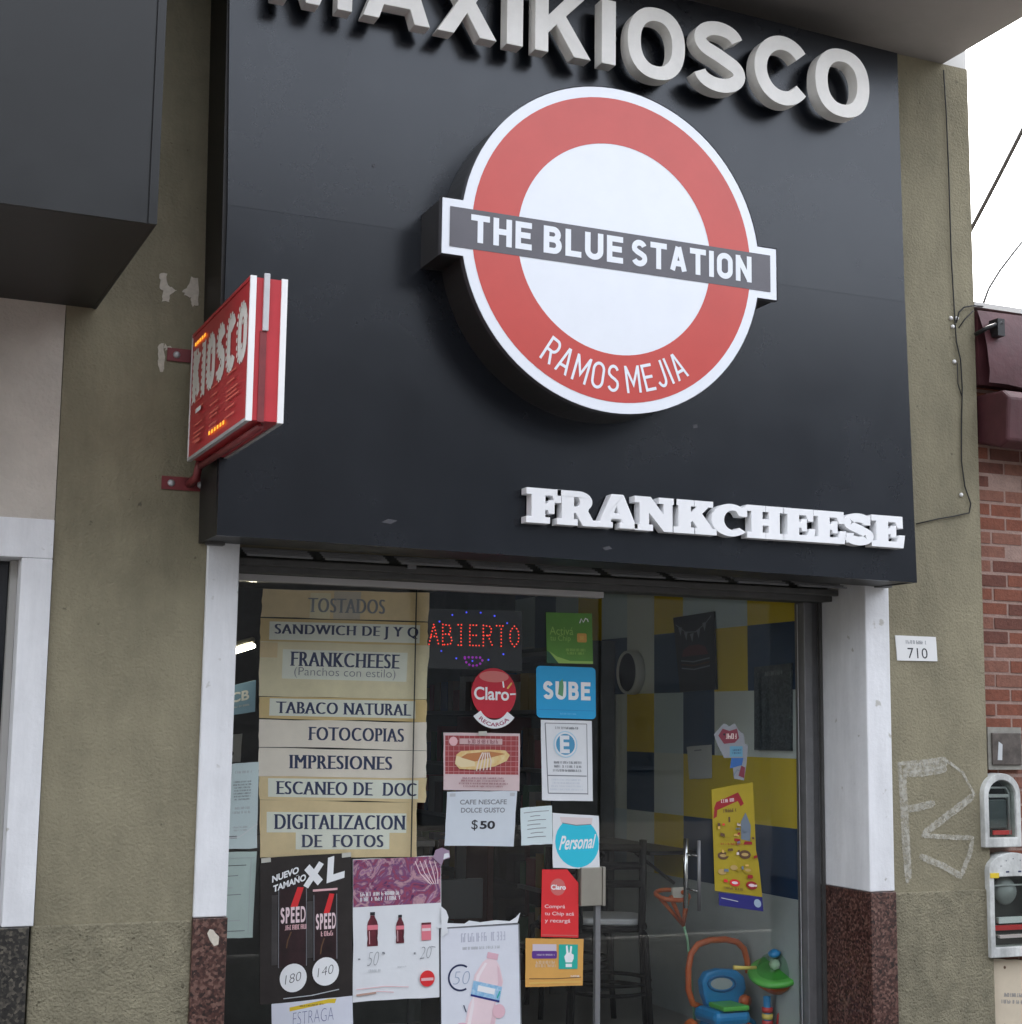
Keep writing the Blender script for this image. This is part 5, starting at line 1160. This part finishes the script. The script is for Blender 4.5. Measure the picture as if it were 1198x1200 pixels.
S = Sheet('cutout_sticker','die cut sticker with a red shape above blue ones on the glass door','sticker',[(836,847),(878,847),(878,916),(836,916)],YG-.008,mat('sticker_white',(.25,.26,.28),.5),outline=[(.12,.62),(.02,.80),(.20,.93),(.30,.99),(.45,.94),(.60,.99),(.72,.86),(.86,.80),(.88,.64),(.97,.62),(.93,.30),(.86,.02),(.58,.05),(.52,.40),(.30,.40)])
S.poly('red_shape',[(.14,.78),(.26,.90),(.45,.86),(.66,.90),(.72,.74),(.60,.66),(.30,.64)],mat('ink_wine2',(.2,.03,.05),.5)); S.rect('blue_shape',.46,.42,.82,.60,mat('ink_dusty_blue',(.12,.3,.42),.5)); S.poly('blue_shape',[(.46,.22),(.80,.28),(.84,.40),(.50,.40)],mat('ink_blue2',(.03,.12,.35),.5)); S.greek('red_shape',.24,.72,.62,.82,1,mat('ink_cream',(.8,.68,.62),.5),seed=3,fill=.9); S.greek('blue_shape',.50,.46,.78,.56,2,I_navy,seed=4); S.line('blue_shape',[(.56,.10),(.66,.20),(.82,.16)],.006,mat('ink_slate',(.16,.2,.25),.5)); S.disc('red_shape',.30,.80,.006,I_black); S.poly('red_shape',[(.70,.10),(.86,.06),(.88,.24),(.78,.27)],mat('ink_wine2',(.2,.03,.05),.5)); S.done()

# ------------------------------------------------------------------ things on the colour-block wall
def on_wall(px, off): return [PX(x, y, XT-off) for x, y in px]
S = Sheet('wall_poster','dark poster of a burger under a string of bunting on the block wall','poster',None,0,mat('poster_charcoal',(.012,.011,.012),.35,var=.3),corners=on_wall([(789,724),(836,716.5),(839,808),(797,811)],.02),th=.014,jit=0)
S.line('bunting',[(.05,.90),(.3,.78),(.55,.77),(.80,.86),(.95,.95)],.006,I_grey)
for u, v in ((.16,.80),(.30,.73),(.45,.70),(.62,.74),(.78,.82)): S.poly('bunting',[(u-.05,v+.05),(u+.05,v+.06),(u,v-.06)],I_grey)
S.poly('burger_picture',[(.15,.46),(.85,.46),(.78,.56),(.62,.60),(.36,.60),(.20,.55)],mat('ink_bun',(.12,.03,.03),.5))
for i, m in enumerate((I_grey, I_brown, I_grey)): S.line('burger_picture',[(.12,.41-.05*i),(.45,.38-.05*i),(.88,.41-.05*i)],.008,m)
S.done()
c = PX(741, 788, XT-.02); c2 = PX(741,762,XT-.02); c3 = PX(741,814,XT-.02); rm_ = (c2.z-c3.z)/2
t = empty('wall_clock', c, 'round clock with a thick white rim and a dark face on the block wall', 'clock')
mb = MB(); mb.lathe([(rm_*.86,.045),(rm_*.88,.06),(rm_*.97,.06),(rm_*1.0,.035),(rm_*1.0,0)], (XT-.002,c.y,c.z), mat('rim_white',(.55,.57,.55),.4), (-1,0,0), 40); mb.build('rim', t)
MB().lathe([(rm_*.865,.0),(rm_*.865,.02),(0,.021)], (XT-.032,c.y,c.z), mat('clock_face_dark',(.012,.008,.01),.3), (-1,0,0), 40, False).build('face', t)
S = Sheet('framed_photo','grey framed crowd photo next to the door jamb','picture',None,0,photo_mat('crowd_print',((.008,.012,.016),(.03,.045,.055),(.015,.02,.03),(.07,.09,.1),(.02,.035,.04),(.16,.2,.21)),22),corners=on_wall([(884,782),(927,777),(927,880),(884,879)],.02),th=.012,jit=0)
S.greek('headline',.2,.86,.8,.95,1,I_grey,seed=3); S.done()
S = Sheet('wall_paper_note','plain white paper pinned on the block wall under the burger poster','note',None,0,mat('note_white',(.5,.53,.53),.7),corners=on_wall([(805,875),(834,873),(834,912),(808,913)],.01),th=.003,jit=.002)
S.line('print',[(.3,.86),(.6,.87)],.008,I_grey); S.done()

# narrow black ledge along the wall and a bar stool
z_l = PX(780, 996, XT-.1).z; y_l0 = PX(801,996,XT-.1).y; t = empty('wall_ledge', (XT-.15, y_l0+.8, z_l), 'narrow black ledge table fixed along the block wall', 'ledge')
MB().box((XT-.32,y_l0-.0,z_l-.012),(XT-.012,y_l0+1.5,z_l+.012), M_black).build('top', t, bevel=.003)
for k in (.25, 1.2): MB().tube([(XT-.02,y_l0+k,z_l-.2),(XT-.28,y_l0+k,z_l-.016)], .01, M_black, 6).build('bracket', t)

def stool(c, label, seat_z, yaw):
    """high stool: +x is the way it faces, the backrest stands at -x"""
    t = empty('bar_stool', (c.x, c.y, .03), label, 'stool', 'black bar stools by the wall'); ca, sa = math.cos(yaw), math.sin(yaw)
    def L(x, y, z): return Vector((c.x+ca*x-sa*y, c.y+sa*x+ca*y, z))
    M_seat = mat('pale_grey_seat', (.46,.46,.46), .4); M_black = mat('stool_black', (.003,.003,.0035), .65, ior=1.25)
    pts = []
    for i in range(24):
        a = 2*math.pi*i/24; pts.append((.185*math.copysign(abs(math.cos(a))**.6, math.cos(a)), .185*math.copysign(abs(math.sin(a))**.6, math.sin(a))))
    MB().prism([L(x,y,seat_z-.022) for x, y in pts][::-1], [L(x*.97,y*.97,seat_z+.012) for x, y in pts][::-1], M_seat).build('seat', t, bevel=.010)
    MB().tube([L(x*1.02,y*1.02,seat_z-.04) for x, y in pts], .017, M_black, 8, True).build('seat_frame', t)
    for sx in (-1, 1):
        for sy in (-1, 1):
            MB().tube([L(.16*sx,.16*sy,seat_z-.04),L(.20*sx,.185*sy,seat_z-.07),L(.212*sx,.19*sy,.5),L(.245*sx,.215*sy,.03)], .0165, M_black, 8).build('leg', t)
    for z, r in ((.34,.222),(.29,.225)): MB().tube([L(r*1.05*math.cos(R(a)),r*1.0*math.sin(R(a)),z) for a in range(0,360,15)], .011, M_black, 6, True).build('foot_ring', t)
    for sy in (-1, 1):
        MB().tube([L(-.17,.165*sy,seat_z-.04),L(-.19,.17*sy,seat_z+.12),L(-.22,.17*sy,seat_z+.43)], .021, M_black, 8).build('back_post', t)
    for k in range(3): MB().tube([L(-.20-.008*k,-.165,seat_z+.20+.095*k),L(-.225-.008*k,0,seat_z+.20+.095*k),L(-.20-.008*k,.165,seat_z+.20+.095*k)], .02, M_black, 8).build('back_slat', t)
    return t
Ys = 1.2; sc = P(714, 1075, Ys); stool(sc, 'black bar stool with a pale seat behind the glass door', sc.z, R(65))
sc2 = P(668, 1076, 2.0); stool(sc2, 'second black bar stool standing deeper in the shop', sc2.z, R(75))

# toys by the door
M_or = mat('toy_orange', (.62,.16,.03), .35, col2=(.5,.08,.03), vscale=6); M_bl = mat('toy_blue', (.02,.22,.48), .35, var=.1); M_gr = mat('toy_green', (.10,.42,.07), .35, var=.1); M_ye = mat('toy_yellow', (.72,.55,.12), .4); M_wh = mat('toy_white', (.7,.68,.6), .4); M_tr = mat('toy_red', (.5,.04,.04), .4)
Yt = .80
hc = P(788,1049,1.0); t = empty('toy_hoop', (hc.x+.05,1.0,.03), 'orange toy basketball hoop on a thin green pole', 'toy hoop')
rx = (P(803,1049,1.0).x-P(771,1049,1.0).x)/2*1.1
MB().tube([(hc.x+rx*math.cos(R(a)),1.0+rx*.8*math.sin(R(a)),hc.z+.02*math.sin(R(a))) for a in range(0,360,15)], .013, M_or, 8, True).build('ring', t)
q = P(801,1085,1.0); b = MB()
for a in (190, 240, 300, 350): b.tube([(hc.x+rx*math.cos(R(a)),1.0+rx*.8*math.sin(R(a)),hc.z),(q.x,1.0,q.z)], [.013,.009], M_or, 8)
b.build('funnel', t)
MB().box((hc.x+rx*.2,1.03,hc.z-.045),(hc.x+rx*.95,1.045,hc.z+.035), M_wh).build('backboard', t)
MB().tube([(q.x,1.0,q.z+.01),P(806,1102,1.0),(P(812,1125,1.0).x+.02,1.0,.05)], .008, mat('toy_pale_green',(.25,.5,.3),.4), 8).build('pole', t)
MB().lathe([(.13,0),(.13,.02),(.03,.04),(0,.04)], (P(812,1125,1.0).x+.02,1.0,.03), M_bl).build('base', t)

w0 = P(842,1150,Yt); t = empty('ride_on_toy', (w0.x, Yt, .03), 'blue ride-on toy car with an arched orange push handle', 'toy')
arch_px = [(826,1182),(812,1176),(807,1160),(807,1135),(810,1118),(818,1107),(832,1102),(850,1101),(864,1104),(872,1112),(876,1126),(877,1140)]
MB().tube([P(x,y,Yt+.12) for x, y in arch_px], .0175, M_or, 10).build('push_handle', t)
bp = [(818,1215),(828,1182),(822,1165),(820,1150),(826,1139),(840,1135),(860,1136),(870,1144),(872,1158),(866,1172),(870,1186),(884,1196),(886,1215)]
pts = [P(x,y,Yt+.06) for x, y in bp][::-1]; o_ = [(p.x, p.z) for p in pts]
b = MB(); b.prism([(x,Yt+.03,z) for x, z in o_][::-1] if 0 else [(x,Yt+.03,z) for x, z in o_], [(x,Yt+.09,z) for x, z in o_], M_bl); b.build('backrest', t, bevel=.012)
ring = [P(846+16*math.cos(R(a)),1153+9*math.sin(R(a)),Yt+.028) for a in range(0,360,20)]; MB().tube(ring, .006, mat('toy_dark_blue',(.012,.12,.3),.4), 6, True).build('grip_hole', t)
q = P(846,1153,Yt+.0295); MB().add([P(846+13*math.cos(R(a)),1153+7*math.sin(R(a)),Yt+.0292) for a in range(340,-1,-20)], [list(range(18))], M_int).build('grip_opening', t)
MB().tube([P(838,1178,Yt+.027),P(855,1178,Yt+.027)], .010, mat('toy_dark_blue',(.012,.12,.3),.4), 8).build('slot', t)
MB().box((w0.x-.10,Yt-.14,.16),(w0.x+.12,Yt+.10,.235), M_bl).build('body', t, bevel=.03)
b = MB(); b.prism([(w0.x-.06,Yt-.15,.236),(w0.x+.10,Yt-.15,.236),(w0.x+.09,Yt+.02,.236),(w0.x-.05,Yt+.02,.236)], [(w0.x-.06,Yt-.15,.262),(w0.x+.10,Yt-.15,.262),(w0.x+.09,Yt+.02,.262),(w0.x-.05,Yt+.02,.262)], M_gr); b.build('seat', t, bevel=.008)
q = P(873,1173,Yt+.02); MB().lathe([(.0,-.03),(.028,-.024),(.034,0),(.028,.024),(0,.03)], q, M_or, (.3,-1,0), 16).build('side_knob', t)
for dx in (-.11, .12):
    for dy in (-.1, .09): MB().lathe([(.0,-.02),(.06,-.018),(.068,0),(.06,.018),(0,.02)], (w0.x+dx,Yt+dy,.10), M_or, (1,0,0), 18).build('wheel', t)

Y3 = .68; g0 = P(908,1150,Y3); t = empty('activity_toy', (g0.x, Y3, .03), 'round activity toy with a green rim, orange bowl and clear dome', 'toy')
ax = Vector((-.30,-.30,1)).normalized(); sc_ = (P(936,1150,Y3).x-P(883,1150,Y3).x)/2
gc = P(910,1141,Y3)
MB().lathe([(sc_*.80,.0),(sc_*1.02,-.004),(sc_*1.08,.010),(sc_*1.0,.026),(sc_*.80,.022)], gc, M_gr, tuple(ax), 28).build('rim', t)
MB().lathe([(.0,-sc_*.75),(sc_*.45,-sc_*.62),(sc_*.78,-sc_*.3),(sc_*.92,-.006)], gc, M_or, tuple(ax), 28).build('bowl', t)
MB().lathe([(sc_*.72,.02),(sc_*.70,sc_*.35),(sc_*.5,sc_*.62),(sc_*.2,sc_*.76),(0,sc_*.78)], gc, M_clear, tuple(ax), 24).build('dome', t)
dc = gc+ax*.03
MB().lathe([(0,-.03),(.022,-.02),(.03,0),(.02,.025),(0,.032)], dc+Vector((-.02,-.02,.025)), M_wh, n=12).build('bead', t)
MB().lathe([(0,-.03),(.022,-.02),(.028,0),(.02,.02),(0,.03)], dc+Vector((.045,-.0,.02)), mat('toy_brown',(.25,.12,.08),.5), n=12).build('bead', t)
MB().lathe([(.03,0),(.034,.012),(.015,.028),(0,.03)], gc+ax*(sc_*.78), M_bl, tuple(ax), 14).build('top_knob', t)
MB().tube([P(860,1134,Y3-.04),P(872,1134.5,Y3-.04),P(886,1134,Y3-.03)], [.012,.010,.009], M_ye, 10).build('stick', t)
pc = P(899,1172,Y3); MB().tube([(pc.x+.005,Y3,.05),(pc.x,Y3,pc.z+.02)], .02, M_bl, 10).build('post', t)
b = MB()
for i in range(5): b.lathe([(.0,-.016),(.028,-.012),(.03,.012),(0,.016)], (pc.x+.002,Y3,pc.z-.05-.034*i), (M_tr, M_ye)[i % 2], n=14)
b.build('bead_stack', t)
MB().tube([P(910,1215,Y3),P(912,1190,Y3),P(917,1178,Y3),P(920,1190,Y3),P(921,1215,Y3)], .006, M_tr, 6).build('wire_loop', t)
MB().lathe([(.16,0),(.16,.025),(.05,.05),(0,.05)], (pc.x,Y3,.03), M_gr).build('base', t)

# ------------------------------------------------------------------ deeper in the shop
t = empty('display_shelves', (XT-.25, 3.6, .03), 'tall dark display shelves of packets at the back of the shop', 'shelves')
sx0, sx1, sy0, sy1 = XT-.45, XT-.01, 2.55, 5.2
MB().box((sx0,sy0,.03),(sx1,sy0+.03,2.25), M_intdark).box((sx0,sy1,.03),(sx1,sy1+.03,2.25), M_intdark).box((sx1-.02,sy0+.031,.03),(sx1,sy1-.001,2.25), M_intdark).build('carcass', t)
for k in range(6): MB().box((sx0,sy0+.031,.25+.38*k),(sx1-.021,sy1-.001,.275+.38*k), M_aludark).build('shelf', t)
rn = random.Random(11); pm = [mat('packet_%s' % n, c, .5) for n, c in (('red',(.25,.03,.03)),('gold',(.35,.25,.06)),('blue',(.03,.07,.2)),('green',(.05,.15,.06)),('white',(.4,.4,.4)),('brown',(.12,.07,.04)))]
ORD = 'first second third fourth fifth sixth seventh eighth ninth tenth eleventh twelfth thirteenth fourteenth fifteenth sixteenth seventeenth eighteenth nineteenth twentieth'.split()+['%dth' % i for i in range(21, 60)]
for k in range(5):
    y = sy0+.06; nth = 0
    while y < sy1-.2:
        wd_ = rn.uniform(.09,.17); hh = rn.uniform(.14,.27)
        o = MB().box((sx0+.02,y,.277+.38*k),(sx0+.2,y+wd_-.015,.277+.38*k+hh), (pk := rn.choice(pm))).build('packet'); nth += 1
        tag(o, '%s packet, %s from the street end on the %s shelf up' % (pk.name.split('_')[1], ORD[nth-1], ORD[k]), 'packet', 'packets on the display shelves'); y += wd_
t = empty('counter', (2.3, 2.2, .03), 'dark shop counter running across behind the window posters', 'counter')
MB().box((1.2,2.0,.03),(3.2,2.5,1.0), M_intdark).build('body', t); MB().box((1.15,1.95,1.001),(3.25,2.55,1.04), mat('counter_top',(.1,.1,.1),.3)).build('top', t, bevel=.004)
a, c = P(540,1030,1.95), P(566,1078,1.95); a = P(516,1031,2.2); c = P(566,1076,2.2)
t = empty('monitor', ((a.x+c.x)/2, 2.2, 1.04), 'dark grey monitor standing on the shop counter', 'monitor')
MB().box((a.x,2.2,c.z),(c.x,2.24,a.z), mat('monitor_grey',(.11,.115,.12),.4)).build('screen', t, bevel=.005)
MB().box(((a.x+c.x)/2-.03,2.21,1.05),((a.x+c.x)/2+.03,2.235,c.z-.001), M_black).box(((a.x+c.x)/2-.1,2.15,1.0405),((a.x+c.x)/2+.1,2.3,1.0495), M_black).build('stand', t)
a, c = P(572,1000,3.1), P(622,1000,3.1)
t = empty('drinks_fridge', ((a.x+c.x)/2, 3.4, .03), 'dark red drinks fridge standing behind the counter', 'fridge')
MB().box((a.x,3.1,.03),(c.x,3.7,1.75), mat('fridge_red',(.11,.02,.02),.35)).build('body', t, bevel=.01); MB().box((a.x+.04,3.092,.2),(c.x-.04,3.0985,1.55), mat('fridge_glass',(.015,.012,.014),.08)).build('door', t)
M_tube = mat('lit_tube', (.9,.88,.75), .4, emit=(1,.93,.72), estr=3.5)
a, c = P(240,774,1.9), P(297,757,2.6); t = empty('tube_lamp', (a+c)/2, 'lit fluorescent tube hanging under the shop ceiling', 'lamp')
MB().tube([a,c], .014, M_tube, 10).build('tube', t); MB().tube([a+Vector((0,.03,.035)),c+Vector((0,.03,.035))], .02, mat('lamp_batten',(.4,.38,.3),.6), 8).build('batten', t); MB().tube([(a+c)/2+Vector((0,.03,.05)),Vector(((a.x+c.x)/2,(a.y+c.y)/2+.03,2.82))], .006, M_black, 6).build('hanger', t)
S = Sheet('hanging_board','pale blue board with white lettering hanging deep in the shop','board',[(262,806),(300,797),(299,834),(262,840)],2.3,mat('board_blue',(.16,.27,.36),.5,emit=(.2,.36,.5),estr=.015),th=.02,jit=0)
S.text('lettering','CB',.22,.42,.80,.75,I_white,bold=.03); S.greek('lettering',.2,.2,.8,.32,1,I_pale,seed=2); S.done()
S = Sheet('tall_notice','white sheet with a dark dot on the dark shelf by the casing','notice',[(262,862),(284,860),(282,893),(261,894)],1.0,mat('sheet_grey',(.55,.57,.56),.6),jit=.001)
S.disc('dot',.45,.32,.012,I_black); S.done()

# ------------------------------------------------------------------ across the street (seen only as reflections)
M_win = mat('far_window_glass', (.02,.025,.03), .08)
def far_house(x0, x1, h, m, label, n, floors):
    t = empty('street_house', ((x0+x1)/2, -17.5, 0), label, 'house', 'houses across the street')
    MB().box((x0,-26,-.1),(x1,-17.5,h), m).build('wall', t); MB().box((x0-.1,-26,h),(x1+.1,-17.35,h+.25), M_kerb).build('cornice', t)
    for f in range(floors):
        for i in range(n):
            cx_ = x0+(x1-x0)*(i+.5)/n; z_ = 1.0+3.1*f
            w_ = MB().box((cx_-.65,-17.505,z_-.08),(cx_+.65,-17.44,z_+1.62), m).build('window', t); MB().box((cx_-.55,-17.437,z_),(cx_+.55,-17.43,z_+1.5), M_win).build('pane', w_)
far_house(-14,-2,9.6,mat('far_ochre',(.045,.043,.042),.9,var=.1),'dark warm grey three storey house across the street',4,3)
far_house(-1.7,9,10.4,mat('far_grey',(.035,.037,.042),.9,var=.1),'plain mid grey three storey house across the street',4,3)
far_house(9.3,24,9.0,mat('far_brick',(.03,.036,.045),.9,var=.15),'blue grey house with five bays across the street',5,1)
far_house(24.3,42,10.8,mat('far_cream',(.05,.05,.052),.9,var=.1),'tallest grey house with six bays across the street',6,2)
